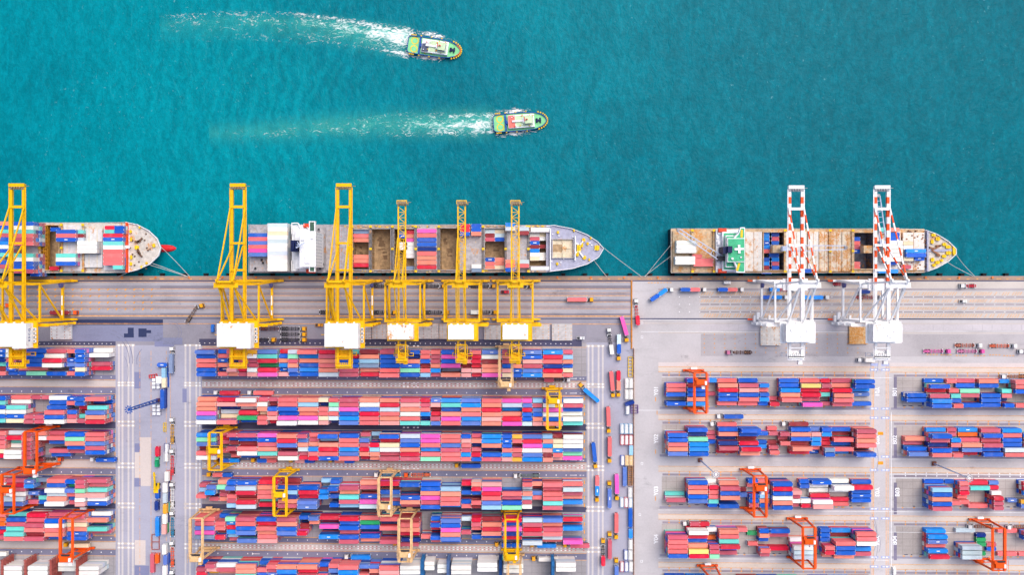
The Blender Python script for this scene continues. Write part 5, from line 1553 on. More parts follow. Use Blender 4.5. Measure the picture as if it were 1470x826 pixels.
# ================================================================ yard gantry cranes on rubber tyres
def rtg(label, gx, n, s, M, group, trolley=.2, zt=22.0, lean=None, whitecap=False):
    """n, s: ground pixel rows of the northern and southern wheels"""
    x0, y0 = (gx - 735) / S, (413 - (n + s) / 2) / S
    h = (s - n) / 2 / S
    root = thing('yard_gantry_crane', label, 'gantry crane', (x0, y0, 0), 0, group)
    g, f = 3.55, 4.9
    for sx in (-1, 1):
        m = MB(); m.box(sx * g - .5, sx * g + .5, -h - .6, h + .6, zt - 1.5, zt)
        m.box(sx * (g + .9) - .2, sx * (g + .9) + .2, -h, h, zt - .3, zt - .2)
        m.build('main_girder', [M], root)
        for sy in (-1, 1):
            m = MB(); m.beam((sx * g, sy * h, zt - 1.5), (sx * f, sy * h, 2.2), .85, 1.0); m.build('leg', M, root)
    for sy in (-1, 1):
        m = MB(); m.box(-6.6, 6.6, sy * h - .6, sy * h + .6, 1.2, 2.3)
        sl = m.build('sill_beam', M, root)
        m = MB()
        for x in (-5.9, -4.2, 4.2, 5.9):
            m.cyl((x, sy * h - .4, .72), (x, sy * h + .4, .72), .72, 10)
        m.build('tyre', RUBBER, sl)
        m = MB(); m.box(-g + .5, g - .5, sy * (h + .3) - .35, sy * (h + .3) + .35, zt - 1.3, zt - .5); m.build('end_tie', M, root)
        m = MB(); m.beam((-4.7, sy * h, 8), (4.7, sy * h, 8), .5, .6); m.build('leg_tie', M, root)
    m = MB(); m.box(-3.0, 1.6, -h - 2.2, -h - .65, 1.6, 3.6, 0); m.box(2.4, 4.0, -h - 1.9, -h - .65, 1.8, 3.4, 1); m.build('power_house', [M, WHITE], root)
    m = MB(); m.box(-1.8, 2.0, h + .65, h + 2.0, 1.8, 3.2, 0); m.build('drive_cabinet', WHITE if M is ORG else M, root)
    ty = h - 2 * h * trolley
    m = MB(); m.box(-g - .3, g + .3, ty - 2.6, ty + 2.6, zt + .25, zt + .6, 0); m.box(-g + .5, g - 1.6, ty - 1.8, ty + 1.4, zt + .6, zt + 2.1, 0)
    m.cyl((-g + .8, ty + 1.9, zt + 1.3), (g - .8, ty + 1.9, zt + 1.3), .6, 10, 2); m.box(g - 1.4, g - .2, ty - 2, ty + .2, zt + .6, zt + 1.7, 1); m.box(-g - .2, -g + 1.4, ty + .6, ty + 2.2, zt + .6, zt + 1.9, 0)
    for sx in (-1, 1):
        m.box(sx * (g + 1.1) - .1, sx * (g + 1.1) + .1, ty - 2.8, ty + 2.8, zt + 1.4, zt + 1.55, 0)
    tr = m.build('trolley', [M, WHITE, DARK], root)
    m = MB(); m.box(.9, 2.9, ty - 4.9, ty - 2.7, zt - 3.4, zt - .9, 0); m.box(1.1, 2.7, ty - 5.0, ty - 4.89, zt - 3.0, zt - 1.4, 1); m.build('operator_cab', [WHITE if M is ORG else M, GLASS], tr)
    m = MB(); m.box(-3.0, 3.0, ty - .6, ty + .6, zt - 3.0, zt - 2.4); m.box(-3.05, 3.05, ty - 1.15, ty - .8, zt - 3.5, zt - 3.1); m.box(-3.05, 3.05, ty + .8, ty + 1.15, zt - 3.5, zt - 3.1)
    for sx in (-1.5, 1.5):
        m.beam((sx, ty, zt), (sx, ty, zt - 2.5), .1)
    m.build('spreader', M, tr)
    return root
GG = 'rubber tyred gantry cranes over the container rows'
rtg('beige gantry crane over the first central yard row beside the narrow yellow crane', 726.4, 497.5, 548.5, BEI, GG, .93, 23)
rtg('yellow gantry crane near the east end of the second central yard row', 792.4, 557.5, 608.5, YEL, GG, .2, 22)
rtg('yellow gantry crane at the west end of the third central yard row', 327.2, 613.5, 664, YEL, GG, .45, 23)
rtg('yellow gantry crane with pale east girder over the fourth central yard row', 416.4, 674, 727, YELD, GG, .42, 23)
rtg('beige gantry crane over the middle of the fourth central yard row', 560.4, 675.5, 727, BEI, GG, .72, 23)
rtg('beige gantry crane at the west end of the fifth central yard row', 302.0, 731, 786, BEI, GG, .96, 24)
rtg('beige gantry crane over the fifth central yard row near the blue rack', 588.4, 731.5, 789.5, BEI, GG, .8, 24)
rtg('yellow gantry crane over the fifth central yard row with trolley at its south end', 734.2, 733.5, 788.5, YEL, GG, .88, 23)
rtg('beige gantry crane over the white refrigerated containers south of the yellow one', 738.0, 796, 848, BEI, GG, .36, 22)
rtg('orange gantry crane over the third western yard row', 73.6, 612, 665.5, ORG, GG, .97, 23)
rtg('orange gantry crane over the fourth western yard row at the frame edge', 42.0, 671, 724, ORG, GG, .36, 23)
rtg('orange gantry crane over the fifth western yard row', 122.6, 732, 786.5, ORG, GG, .97, 23)
rtg('orange gantry crane over yard row Y01', 994.8, 531.5, 585.8, ORG, GG, .2, 22)
rtg('orange gantry crane over yard row Y03', 1076.2, 673.5, 728.5, ORG, GG, .25, 23)
rtg('orange gantry crane over yard row Y04', 1143.2, 744, 799.5, ORG, GG, .3, 23)
rtg('orange gantry crane cut by the frame below yard row Y04', 1014.5, 811.5, 866, ORG, GG, .1, 22)
rtg('orange gantry crane over yard row B04', 1404, 745.5, 802, ORG, GG, .85, 23)
# ================================================================ lorries (local x forward)
def wheel_mesh():
    m = MB(); m.cyl((0, -.3, 0), (0, .3, 0), .52, 10, 0); m.cyl((0, -.32, 0), (0, .32, 0), .25, 8, 1)
    return m.mesh('wheel', [RUBBER, GREY])
WHEEL = wheel_mesh()
def cab_mesh(long_nose):
    m = MB()
    m.frustum((-1.1, 1.3, -1.22, 1.22, .7), (-1.05, .95, -1.15, 1.15, 3.0), 0)
    m.box(-1.0, .4, -1.1, 1.1, 3.0, 3.16, 0)
    m.box(-1.0, 1.34, -1.24, 1.24, .45, .72, 1)
    return m.mesh('cab', [OBJ_PAINT, DARK])
def screen_mesh():
    m = MB()
    m.quad((1.22, -1.0, 1.7), (1.22, 1.0, 1.7), (1.0, 1.0, 2.75), (1.0, -1.0, 2.75))
    m.quad((-.4, 1.21, 1.8), (.8, 1.21, 1.8), (.7, 1.19, 2.6), (-.4, 1.19, 2.6)); m.quad((.8, -1.21, 1.8), (-.4, -1.21, 1.8), (-.4, -1.19, 2.6), (.7, -1.19, 2.6))
    return m.mesh('windscreen', GLASS)
def frame_mesh(L, kind):
    m = MB(); x = L / 2
    m.box(-x, x, -.75, -.5, .95, 1.25); m.box(-x, x, .5, .75, .95, 1.25)
    n = 5 if L > 9 else 3
    for i in range(n + 1):
        xx = -x + .25 + (L - .5) * i / n
        m.box(xx - .22, xx + .22, -1.2, 1.2, 1.0, 1.36)
    for i in range(n):
        xx = -x + .25 + (L - .5) * (i + .5) / n
        m.box(xx - .1, xx + .1, -.5, .5, 1.0, 1.2)
    for xx in (-x + .25, x - .25):
        for sy in (-1, 1):
            m.box(xx - .24, xx + .24, sy * 1.21 - .22, sy * 1.21 + .22, .98, 1.4, 1)
    m.box(-x + 1, -x + 3.6, -.5, .5, .7, .95)
    return m.mesh('trailer_frame', [OBJ_PAINT, SHIPWHITE])
CABM, SCREENM = cab_mesh(0), screen_mesh()
FRAMES = {12.3: frame_mesh(12.3, 0), 6.2: frame_mesh(6.2, 0)}
tm_ = MB(); tm_.box(-3.2, .9, -.5, .5, .75, 1.1); tm_.box(-2.2, -1.2, -1.1, 1.1, .6, 1.3, 1); tm_.cyl((-1.6, .9, .8), (-.5, .9, .8), .32, 8, 1)
TRACT = tm_.mesh('tractor_frame', [DARK, GREY])
def add_part(name, me, parent, loc, color=None):
    o = bpy.data.objects.new(name, me); COL.objects.link(o); o.parent = parent; o.location = loc
    if color:
        o.color = (*alb(color), 1)
    return o
CABC = {'y': (252, 180, 22), 'w': (248, 248, 248), 'o': (252, 100, 34), 'p': (236, 96, 176), 'r': (206, 54, 66), 'k': (220, 130, 170)}
CABN = {'y': 'yellow', 'w': 'white', 'o': 'orange', 'p': 'pink', 'r': 'red', 'k': 'pale pink'}
def truck(px, py, ang, cab, load='', frame=(66, 66, 74), where='', L=12.3, cabang=None, tractor=True, fname='dark'):
    """px, py: middle of the trailer; ang: heading; load: '4X' or '2X2Y' from front to rear ('.' leaves a slot free)"""
    x, y = P(px, py, 1.5)
    what = 'empty %s chassis' % fname
    if load:
        it = [load[i:i + 2] for i in range(0, len(load), 2) if load[i] != '.']
        if it:
            what = ('%s and %s boxes' % (PAL[it[0][1]][0], PAL[it[1][1]][0]) if len(it) > 1 else '%s box' % PAL[it[0][1]][0])
    nm = 'container_truck' if tractor else 'container_trailer'
    root = thing(nm, ('%s cabbed lorry, %s, %s' % (CABN[cab], what, where)) if tractor else 'parked %s %s' % (what, where), 'lorry' if tractor else 'trailer', (x, y, 0), R(ang), 'container lorries')
    fr = add_part('trailer_frame', FRAMES[L], root, (0, 0, 0), frame)
    for i in range(3 if L > 9 else 2):
        for sy in (-1, 1):
            add_part('wheel', WHEEL, fr, (-L / 2 + 1.3 + i * 1.3, sy * .9, .52))
    if tractor:
        tx = L / 2 + 2.2
        tr = add_part('tractor_frame', TRACT, root, (tx, 0, 0))
        if cabang is not None:
            tr.rotation_euler = (0, 0, R(cabang)); tr.location = (L / 2 - .6 + 2.8 * math.cos(R(cabang)), 2.8 * math.sin(R(cabang)), 0)
            cb = add_part('cab', CABM, root, (tr.location[0] + .9 * math.cos(R(cabang)), tr.location[1] + .9 * math.sin(R(cabang)), 0), CABC[cab]); cb.rotation_euler = (0, 0, R(cabang))
        else:
            cb = add_part('cab', CABM, root, (tx + .9, 0, 0), CABC[cab])
        add_part('windscreen', SCREENM, cb, (.02, 0, 0))
        for xx in (-2.4, -1.2, 1.2):
            for sy in (-1, 1):
                add_part('wheel', WHEEL, tr, (xx, sy * .95, .52))
    c, s = math.cos(R(ang)), math.sin(R(ang))
    pos = L / 2
    for i in range(0, len(load), 2):
        kd, cd = load[i], load[i + 1]
        ln = LEN.get(kd, 6.06)
        cx = pos - ln / 2 - .03 if kd == '2' else (0 if kd == '4' else pos - 3)
        pos -= 6.17
        if kd in '42':
            add_c(x + c * cx, y + s * cx, 1.42, kd, cd, '%s %s %s container on lorry %s' % (['front', 'rear'][i // 2] if len(load) > 2 and load[0] == '2' else 'lone', PAL[cd][0], 'long' if kd == '4' else 'short', where), True, R(ang), 'containers on lorries', True)
    return root
Q = 'on the apron '
truck(275, 452, 57, 'y', '', (120, 100, 90), 'turning alone on the western apron', cabang=-40, fname='brown')
truck(828, 430.3, 0, 'y', '4s', where='driving alone east of the yellow cranes')
truck(88, 449, 0, 'o', '4m', where='under the westernmost crane')
truck(-9, 438.6, 0, 'o', '', where='at the western frame edge')
for i, y in enumerate((472.3, 480.2, 488)):
    truck(416, y, 0, 'y', '', where='%s of three parked side by side' % ('northern', 'middle', 'southern')[i])
truck(372, 488, 0, 'y', '', where='beside the three parked lorries')
truck(386, 472.3, 0, 'y', '', (120, 70, 70), 'behind the three parked lorries', tractor=False, fname='brown')
truck(472, 448.5, 0, 'y', '', where='beneath the third large yellow crane', tractor=False)
truck(546, 448.4, 0, 'y', '', where='between the large and narrow cranes inland lane')
truck(621, 448.6, 0, 'y', '', where='beneath the first narrow crane inland lane')
truck(690, 448.4, 0, 'y', '.w2w', where='beneath the middle narrow crane inland lane')
truck(616, 410.8, 0, 'y', '', where='near the water under the first narrow crane')
truck(688, 410.8, 0, 'y', '', where='near the water under the middle narrow crane')
truck(742, 411.2, 0, 'y', '', where='near the water under the last narrow crane')
truck(545, 410.6, 0, 'y', '', where='near the water beside the third crane', tractor=False)
E = 'eastern road '
truck(895.5, 468, -74, 'y', '4p', where='slanting on the road by the apron fence', cabang=-14)
truck(914.4, 453, 94, 'w', '.w2r', (200, 60, 70), 'crossing the fence gap on the apron', fname='red')
truck(876.6, 495, 97, 'w', '.w2w', where='at the gate road beside a grey box')
truck(888, 494, -90, 'y', '2b2g', where='blue in front, by the gate road')
truck(878, 547, -85, 'y', '4s', where='at the north end of the eastern road')
truck(887.5, 546.4, -90, 'y', '2o2r', where='orange in front on the eastern road')
truck(848.5, 567.5, 139, 'y', '4l', where='swinging out of the second central lane', cabang=-8)
truck(873, 598, -88, 'y', '4s', where='south of the first pair on the eastern road')
truck(874.8, 641, -90, 'y', '4s', where='beside the triple white tanks')
truck(852.6, 649, -84, 'y', '4b', where='waiting at the end of the third central row')
truck(857, 697, -90, 'y', '2l2s', where='below the crossing on the strip road')
truck(874.6, 715, 90, 'y', '4c', where='driving north past the pink one')
truck(885, 694.6, -89, 'y', '4p', where='beside the slate blue container')
truck(884.4, 750.5, -90, 'y', '4s', where='south of the pink one on the eastern road')
truck(875, 788, 90, 'y', '4k', where='driving north near the south edge')
truck(865.6, 798, 90, 'y', '.w2r', where='driving north beside the rose one')
truck(884.6, 826, 90, 'y', '4c', where='cut by the south edge of the frame')
truck(795, 545.6, 0, 'w', '.w2k', (110, 84, 84), 'south of the first central row')
truck(331, 564, 180, 'w', '4r', where='north of the second central row, western one')
truck(379.5, 564, 180, 'w', '4s', where='north of the second central row, eastern one')
truck(331, 660.8, 180, 'y', '2b2l', where='west end lane of the third central row')
truck(384.6, 661, 180, 'y', '2b2s', where='second along the third central row')
truck(438.6, 661.4, 180, 'y', '2x2b', where='third along the third central row')
truck(495.4, 661.6, 180, 'y', '2o2b', where='fourth along the third central row')
truck(676.5, 668.6, 180, 'y', '4b', where='between third and fourth central rows')
truck(321, 681.6, 180, 'y', '2s2b', where='west end north of the fourth central row')
truck(561, 682.2, 180, 'w', '', (60, 150, 190), 'under the beige crane of the fourth row', fname='blue')
truck(604, 682.4, 180, 'o', '', (226, 112, 76), 'north of the fourth central row', fname='orange')
truck(761, 683.6, 180, 'w', '', (120, 140, 140), 'toward the east end of the fourth central row', fname='grey')
truck(588, 780.6, 180, 'y', '4k', where='under the beige crane of the fifth row')
truck(734, 782, 180, 'y', '2b2b', where='under the yellow crane of the fifth row')
truck(784.6, 783, 180, 'y', '4l', where='south of the fifth row by the yellow crane')
truck(832, 783.2, 180, 'y', '4k', where='leaving the fifth row at its east end')
truck(518.6, 799.6, 180, 'w', '4l', where='north of the sixth central row')
truck(735, 801, 180, 'w', '2t2w', where='under two cranes north of the refrigerated boxes')
truck(787, 802.4, 180, 'y', '4w', where='north of the empty refrigerated plot')
truck(154, 660, 180, 'w', '4b', where='south of the third western row')
truck(66, 659.8, 0, 'o', '.w2m', (90, 70, 60), 'south of the third western row')
truck(116, 782.6, 180, 'y', '4u', where='under the orange crane of the fifth western row')
V = 'on the western road '
for y, fc, fn, wh in ((522, (110, 140, 160), 'dark blue', 'at the north end of the western road'), (624, (206, 156, 60), 'ochre', 'behind the blue container on the western road'), (669, (224, 74, 86), 'red', 'beside the green vehicle on the western road'),
                      (717, (236, 236, 236), 'white', 'beside the yellow reach stacker road'), (758, (60, 140, 180), 'blue', 'further south on the western road'), (801, (246, 104, 64), 'orange', 'near the south edge on the western road'), (843, (90, 90, 96), 'dark', 'cut by the south edge of the western road')):
    truck(247.2, y, 90, 'w', '4a' if y == 522 else '', fc, wh, fname=fn)
truck(945, 423.5, 35, 'w', '2l2b', where='turning at the apron west end', cabang=-35)
truck(990, 416, 0, 'w', '2s2b', where='on the eastern apron, first of two alike')
truck(1043.6, 416, 0, 'w', '2s2b', where='on the eastern apron, second of two alike')
truck(1118, 416, 0, 'w', '.w2l', (196, 66, 76), 'at the feet of the first white crane', fname='red')
truck(1107, 427, 0, 'w', '2l2b', where='beneath the portal of the first white crane')
truck(1166, 427.2, 0, 'w', '2l2l', where='past the first white crane')
truck(1203, 408, 0, 'r', '', (186, 60, 76), 'near the water between the white cranes', 6.2, tractor=False, fname='red')
truck(1243, 427, 0, 'w', '', (180, 90, 90), 'beneath the second white crane', fname='reddish')
truck(1240, 419, 0, 'w', '2d', (20, 90, 190), 'by the water under the second white crane', 6.2, tractor=False, fname='blue')
truck(1394.4, 410.6, 180, 'w', '', (200, 50, 70), 'alone on the eastern apron by the water', 6.2, fname='red')
truck(1066, 506.4, 180, 'k', '', (120, 84, 70), 'alone behind the white cranes', fname='brown')
truck(1385, 496.2, 0, 'w', '', (190, 110, 90), 'north of the pink lorries, western one', fname='rusty')
truck(1435, 497, 0, 'w', '', (222, 110, 80), 'north of the pink lorries, eastern one', fname='coral')
truck(1340, 504.6, 0, 'p', '', (226, 110, 176), 'western one of the two pink lorries', fname='pink')
truck(1388.6, 504.6, 0, 'p', '', (216, 120, 170), 'eastern one of the two pink lorries', fname='pink')
truck(1485, 505, 180, 'w', '', (120, 100, 90), 'at the eastern frame edge', fname='brown')
truck(1247, 517, 180, 'w', '2w', where='behind the second white crane', L=6.2)
truck(1052, 598, 180, 'w', '4b', where='between rows Y01 and Y02')
truck(1042.4, 608.8, 180, 'w', '4s', where='north of row Y02, western one')
truck(1145, 608.6, 180, 'w', '4m', where='north of row Y02, eastern one')
truck(1003.4, 751.8, 180, 'w', '2k2r', where='north of row Y04')
truck(1460, 541, 180, 'w', '', (180, 120, 86), 'north of row B01', fname='brown')
truck(1412, 756.6, 180, 'w', '', (150, 100, 80), 'north of row B04, western one', fname='brown')
truck(1468, 757.4, 180, 'w', '', (150, 100, 80), 'north of row B04, eastern one', fname='brown')
# small vehicles
def van(px, py, ang, col, label, name='van', pick=False):
    x, y = P(px, py, 1)
    root = thing(name, label, name.replace('_', ' '), (x, y, 0), R(ang))
    m = MB(); m.frustum((-2.5, 2.5, -.98, .98, .4), (-2.45, 2.3, -.93, .93, 1.15), 0)
    if pick:
        m.frustum((-.6, 1.5, -.92, .92, 1.15), (-.4, 1.0, -.8, .8, 1.85), 0); m.box(-2.3, -.7, -.8, .8, 1.15, 1.22, 1)
    else:
        m.frustum((-2.45, 1.7, -.92, .92, 1.15), (-2.35, 1.1, -.84, .84, 2.2), 0)
    b = m.build('body', [OBJ_PAINT, DARK], root, color=alb(col))
    m = MB(); m.quad((1.52, -.75, 1.3), (1.52, .75, 1.3), (1.12, .7, 1.78), (1.12, -.7, 1.78)); m.build('windscreen', GLASS, b)
    for xx in (-1.5, 1.5):
        for sy in (-.9, .9):
            o = add_part('wheel', WHEEL, root, (xx, sy, .36)); o.scale = (.7, .5, .7)
van(305.5, 471.6, 90, (40, 120, 220), 'small blue and white van beside the large crane feet')
van(458, 467, 0, (250, 170, 40), 'yellow pickup beside the white crane house', 'pickup_truck', True)
van(833.6, 485.8, 0, (244, 246, 250), 'white pickup east of the grey hatch covers', 'pickup_truck', True)
van(1044, 406, 0, (250, 250, 250), 'white van on the apron landward of the eastern ship')
van(1382.6, 432.8, 0, (250, 250, 246), 'white pickup alone on the hatched apron', 'pickup_truck', True)
van(1283.4, 820, 90, (246, 246, 246), 'white van on the cross road at the south edge')
van(725, 419.4, 0, (214, 40, 60), 'red pickup under the last narrow crane', 'pickup_truck', True)
# tank containers by the fence
def tank_proto():
    m = MB()
    for y in (-1.15, 1.15):
        for z in (.08, 2.5):
            m.beam((-3.03, y, z), (3.03, y, z), .15)
    for x in (-3.0, 3.0):
        m.beam((x, -1.15, 0), (x, -1.15, 2.58), .15); m.beam((x, 1.15, 0), (x, 1.15, 2.58), .15); m.beam((x, -1.15, 2.5), (x, 1.15, 2.5), .14); m.beam((x, -1.15, .6), (x, 1.15, .6), .14)
    fr = m.mesh('tank_frame', OBJ_PAINT)
    m = MB(); m.cyl((-2.75, 0, 1.3), (2.75, 0, 1.3), 1.2, 18); m.cyl((-2.95, 0, 1.3), (-2.75, 0, 1.3), .8, 18, 0, 1.14); m.cyl((2.75, 0, 1.3), (2.95, 0, 1.3), 1.14, 18, 0, .8)
    m.box(-2.3, 2.3, -.2, .2, 2.42, 2.46, 1); m.cyl((0, 0, 2.4), (0, 0, 2.62), .3, 10, 1)
    tk = m.mesh('tank', [OBJ_PAINT, paint('tank_walkway', (226, 226, 230), .5, .08)])
    return fr, tk
TFR, TTK = tank_proto()
for px, py, fc, tc, lb in ((900, 551, 'w', 'w', 'western tank of the northern pair'), (906.2, 551, 'w', 'w', 'eastern tank of the northern pair'), (900, 567, 'w', 'w', 'western tank of the second pair'), (906.2, 567, 'w', 'w', 'eastern tank of the second pair'),
                           (901, 589, 'a', 'w', 'grey framed tank beside the purple frame'), (893.2, 616.5, 'h', 'w', 'western tank of the upper triple'), (899.4, 616.5, 'h', 'w', 'middle tank of the upper triple'), (905.6, 616.5, 'h', 'w', 'eastern tank of the upper triple'),
                           (893.4, 632.6, 'r', 'w', 'western tank of the red framed triple'), (899.6, 632.6, 'r', 'w', 'middle tank of the red framed triple'), (905.8, 632.6, 'r', 'w', 'eastern tank of the red framed triple'),
                           (893.8, 662, 'b', 'w', 'white tank beside two cream tanks'), (900, 662, 'u', 'u', 'cream tank next to the white one'), (906, 662, 'u', 'u', 'cream tank nearest the fence'), (904.8, 708.5, 'w', 'w', 'single tank under the brown lattice frame'),
                           (892.8, 722.6, 'h', 'w', 'western tank of the triple by the pink lorry'), (899, 722.6, 'r', 'w', 'middle tank of the triple by the pink lorry'), (905.2, 723, 'h', 'w', 'eastern tank of the triple by the pink lorry'),
                           (905.4, 783, 'w', 'w', 'single tank south of the sky blue box'), (898.6, 798, 'b', 'w', 'western tank of the southern pair'), (905.2, 798, 'w', 'w', 'eastern tank of the southern pair'),
                           (893, 815, 'r', 'w', 'western tank of the last triple'), (899.4, 815, 'b', 'w', 'middle tank of the last triple'), (905.8, 815, 'w', 'w', 'eastern tank of the last triple'),
                           (238.4, 644.5, 'd', 'w', 'tank north of its twin on the western road'), (237.8, 656.6, 'w', 'w', 'tank south of its twin on the western road')):
    x, y = P(px, py, 2.6)
    t = thing('tank_container', 'white '[:0] + ('cream' if tc == 'u' else 'white') + ' tank container, ' + lb, 'tank container', (x, y, 0.03), R(90), 'tank containers along the roads')
    add_part('tank_frame', TFR, t, (0, 0, 0), PAL[fc][1]); add_part('tank', TTK, t, (0, 0, 0), (250, 250, 250) if tc == 'w' else (252, 214, 160))
# floodlight masts
def mast(px, py, M, label, h=41.0):
    x, y = P(px, py, 0)
    t = thing('floodlight_mast', label, 'light mast', (x, y, 0), 0, 'tall floodlight masts')
    m = MB(); m.box(-1.3, 1.3, -1.3, 1.3, 0, .9); m.build('footing', paint('footing_rust', (140, 84, 66), .7, .2), t)
    m = MB()
    if M is LBLUE:
        m.cyl((0, 0, .9), (0, 0, h), .55, 10, 0, .28)
    else:
        w = .95
        for sx, sy in ((-1, -1), (1, -1), (1, 1), (-1, 1)):
            m.beam((sx * w, sy * w, .9), (sx * w * .7, sy * w * .7, h), .26)
        for i in range(16):
            z0, z1 = .9 + (h - .9) * i / 16, .9 + (h - .9) * (i + 1) / 16
            k = w * (1 - .3 * i / 16); s = 1 if i % 2 else -1
            m.beam((-k, s * k, z0), (k, -s * k, z1), .2); m.beam((s * k, -k, z0), (s * k, k, z1), .2); m.beam((-k, -k, z0), (k, -k, z0), .2); m.beam((-k, k, z0), (k, k, z0), .2)
    m.build('pole', M, t)
    m = MB(); m.cyl((0, 0, h), (0, 0, h + .4), .8, 14, 0); m.ring(0, 0, 1.5, 1.7, h + .6, 16, 0)
    hd = m.build('lamp_ring', M if M is not LBLUE else SHIPWHITE, t)
    for i in range(10):
        a = 2 * math.pi * i / 10
        m = MB(); c, s = math.cos(a), math.sin(a)
        m.beam((c * .8, s * .8, h + .4), (c * 1.7, s * 1.7, h + .4), .14); m.beam((c * 1.7, s * 1.7, h + .4), (c * 2.5, s * 2.5, h + .2), .55, .4); m.build('floodlight', M if M is not LBLUE else GREY, hd)
mast(1005, 661, LBLUE, 'slim pale floodlight mast between rows Y02 and Y03')
mast(1340.5, 666, LBLUE, 'slim pale floodlight mast between rows B02 and B03')
mast(228, 575, paint('mast_blue', (20, 84, 176), .5, .12), 'blue lattice floodlight mast beside the long blue container')
# steel racks beside the refrigerated stacks
def rack(px, py, M, label, L=9.0, h=15.0):
    x, y = P(px, py, h)
    t = thing('refrigeration_rack', label, 'steel rack', (x, y - 9, 0), 0, 'steel racks beside the refrigerated stacks')
    for lv in range(5):
        z = 2.7 * lv + 2.6
        m = MB(); m.box(-.85, .85, -9, 9, z, z + .12)
        for i in range(10):
            m.box(-.8, .8, -8.8 + i * 1.95, -8.5 + i * 1.95, z + .12, z + .2)
        for sx in (-.85, .85):
            m.box(sx - .05, sx + .05, -9, 9, z + 1.0, z + 1.1)
        m.build('walkway', M, t)
    for sx in (-.85, .85):
        for sy in (-8.9, -3, 3, 8.9):
            m = MB(); m.box(sx - .12, sx + .12, sy - .12, sy + .12, 0, h - .3); m.build('post', M, t)
RUSTM = paint('rack_rust', (176, 92, 84), .7, .2)
for px, M, lb in ((605.5, paint('rack_blue', (40, 110, 170), .6, .2), 'light blue steel rack east of the first central refrigerated stack'), (643, paint('rack_slate', (84, 112, 160), .6, .2), 'slate blue steel rack between two short refrigerated stacks'),
                  (718.5, paint('rack_navy', (16, 70, 136), .6, .2), 'navy steel rack beside the beige crane'), (794, paint('rack_blue', (40, 110, 170), .6, .2), 'blue steel rack west of the last refrigerated stack'),
                  (1, RUSTM, 'rust red steel rack at the western frame edge'), (34.5, RUSTM, 'rust red steel rack between the first two western refrigerated stacks'), (71, RUSTM, 'rust red steel rack before the low refrigerated stack'), (109, RUSTM, 'rust red steel rack nearest the western cross road')):
    rack(px, 806, M, lb)
# hatch covers laid on the quay
def qcover(px0, px1, py0, py1, M, label):
    a = PX(px0, px1, py0, py1, 1.6)
    w, d = a[1] - a[0], a[3] - a[2]
    t = thing('ship_hatch_cover', label, 'hatch cover', ((a[0] + a[1]) / 2, (a[2] + a[3]) / 2, 0.03), 0, 'hatch covers laid on the quay')
    m = MB(); m.box(-w / 2, w / 2, -d / 2, d / 2, .25, 1.5)
    for i in range(5):
        x = -w / 2 + w * (i + .5) / 5; m.box(x - .1, x + .1, -d / 2 + .2, d / 2 - .2, 1.5, 1.58)
    for i in range(4):
        y = -d / 2 + d * (i + .5) / 4; m.box(-w / 2 + .2, w / 2 - .2, y - .06, y + .06, 1.5, 1.54)
    m.box(-w / 2, w / 2, -d / 2, -d / 2 + .3, 0, .25); m.box(-w / 2, w / 2, d / 2 - .3, d / 2, 0, .25)
    m.build('plate', M, t)
    m = MB()
    for fx in (-.44, -.18, .18, .44):
        for j in range(5):
            x, y = w * fx, -d / 2 + d * (j + .5) / 5; m.box(x - .2, x + .2, y - .24, y + .24, 1.581, 1.72)
    m.build('lashing_socket', random.choice((paint('socket_rust', (190, 110, 80), .7, .2), ORANGE2)), t)['kind'] = 'stuff'
QCOV = paint('quay_cover_grey', (202, 199, 200), .7, .1)
for a, M, lb in (((72, 102.5, 466.5, 487.5), paint('hatch_cover_pale', (222, 222, 224), .6, .08), 'pale hatch cover beside the westernmost crane house'), ((523, 533, 466, 487.6), QCOV, 'narrow visible grey hatch cover by the second crane house'), ((534, 556, 466.2, 487), QCOV, 'grey hatch cover west of the rust stained house'),
                 ((598, 629.5, 465.6, 486.8), QCOV, 'grey hatch cover between the first two narrow crane houses'), ((630.6, 645, 465.6, 487), QCOV, 'grey hatch cover half under the middle narrow crane house'), ((695, 722, 467.6, 488), QCOV, 'grey hatch cover west of the last narrow crane house'),
                 ((759.6, 789, 466, 488), QCOV, 'grey hatch cover just east of the last narrow crane house'), ((792.2, 821.6, 465.4, 489.4), QCOV, 'easternmost grey hatch cover by the white pickup'),
                 ((1092, 1120.6, 467.4, 496.4), RCOVER, 'rust edged pale hatch cover behind the first white crane'), ((1219.4, 1246, 466, 494.4), paint('hatch_cover_very_rusty', (230, 196, 150), .7, .15, rust=.75), 'orange rusted hatch cover behind the second white crane')):
    qcover(*a, M, lb)
# odd machines and frames on the western road
x, y = P(224.5, 692, 2)
t = thing('reach_stacker', 'yellow reach stacker with long boom on the western road', 'reach stacker', (x, y, 0), R(90))
m = MB(); m.box(-7, -1, -1.7, 1.7, .9, 2.4); m.frustum((-7.2, -4.6, -1.6, 1.6, 2.4), (-7, -5, -1.3, 1.3, 3.2)); m.build('body', MYEL, t)
m = MB(); m.beam((-5, 0, 3.4), (6.5, 0, 5.6), .9, 1.0); m.beam((4.6, -.9, 5.0), (4.6, .9, 5.0), .5); m.build('boom', MYEL, t)
m = MB(); m.box(-2.4, -.6, -.7, .7, 2.4, 4.0); m.build('cab', GLASS, t)
for xx in (-6, -2):
    for sy in (-1.6, 1.6):
        o = add_part('wheel', WHEEL, t, (xx, sy, .8)); o.scale = (1.5, 1.3, 1.5)
x, y = P(225.4, 664.5, 1.5)
t = thing('tarpaulin_truck', 'small green covered lorry between red container and yellow stacker', 'lorry', (x, y, 0), R(90))
m = MB(); m.frustum((-3, 1.4, -1.3, 1.3, .8), (-2.6, 1.2, -.9, .9, 3.0)); m.build('cover', paint('tarpaulin_green', (28, 160, 108), .6, .12), t)
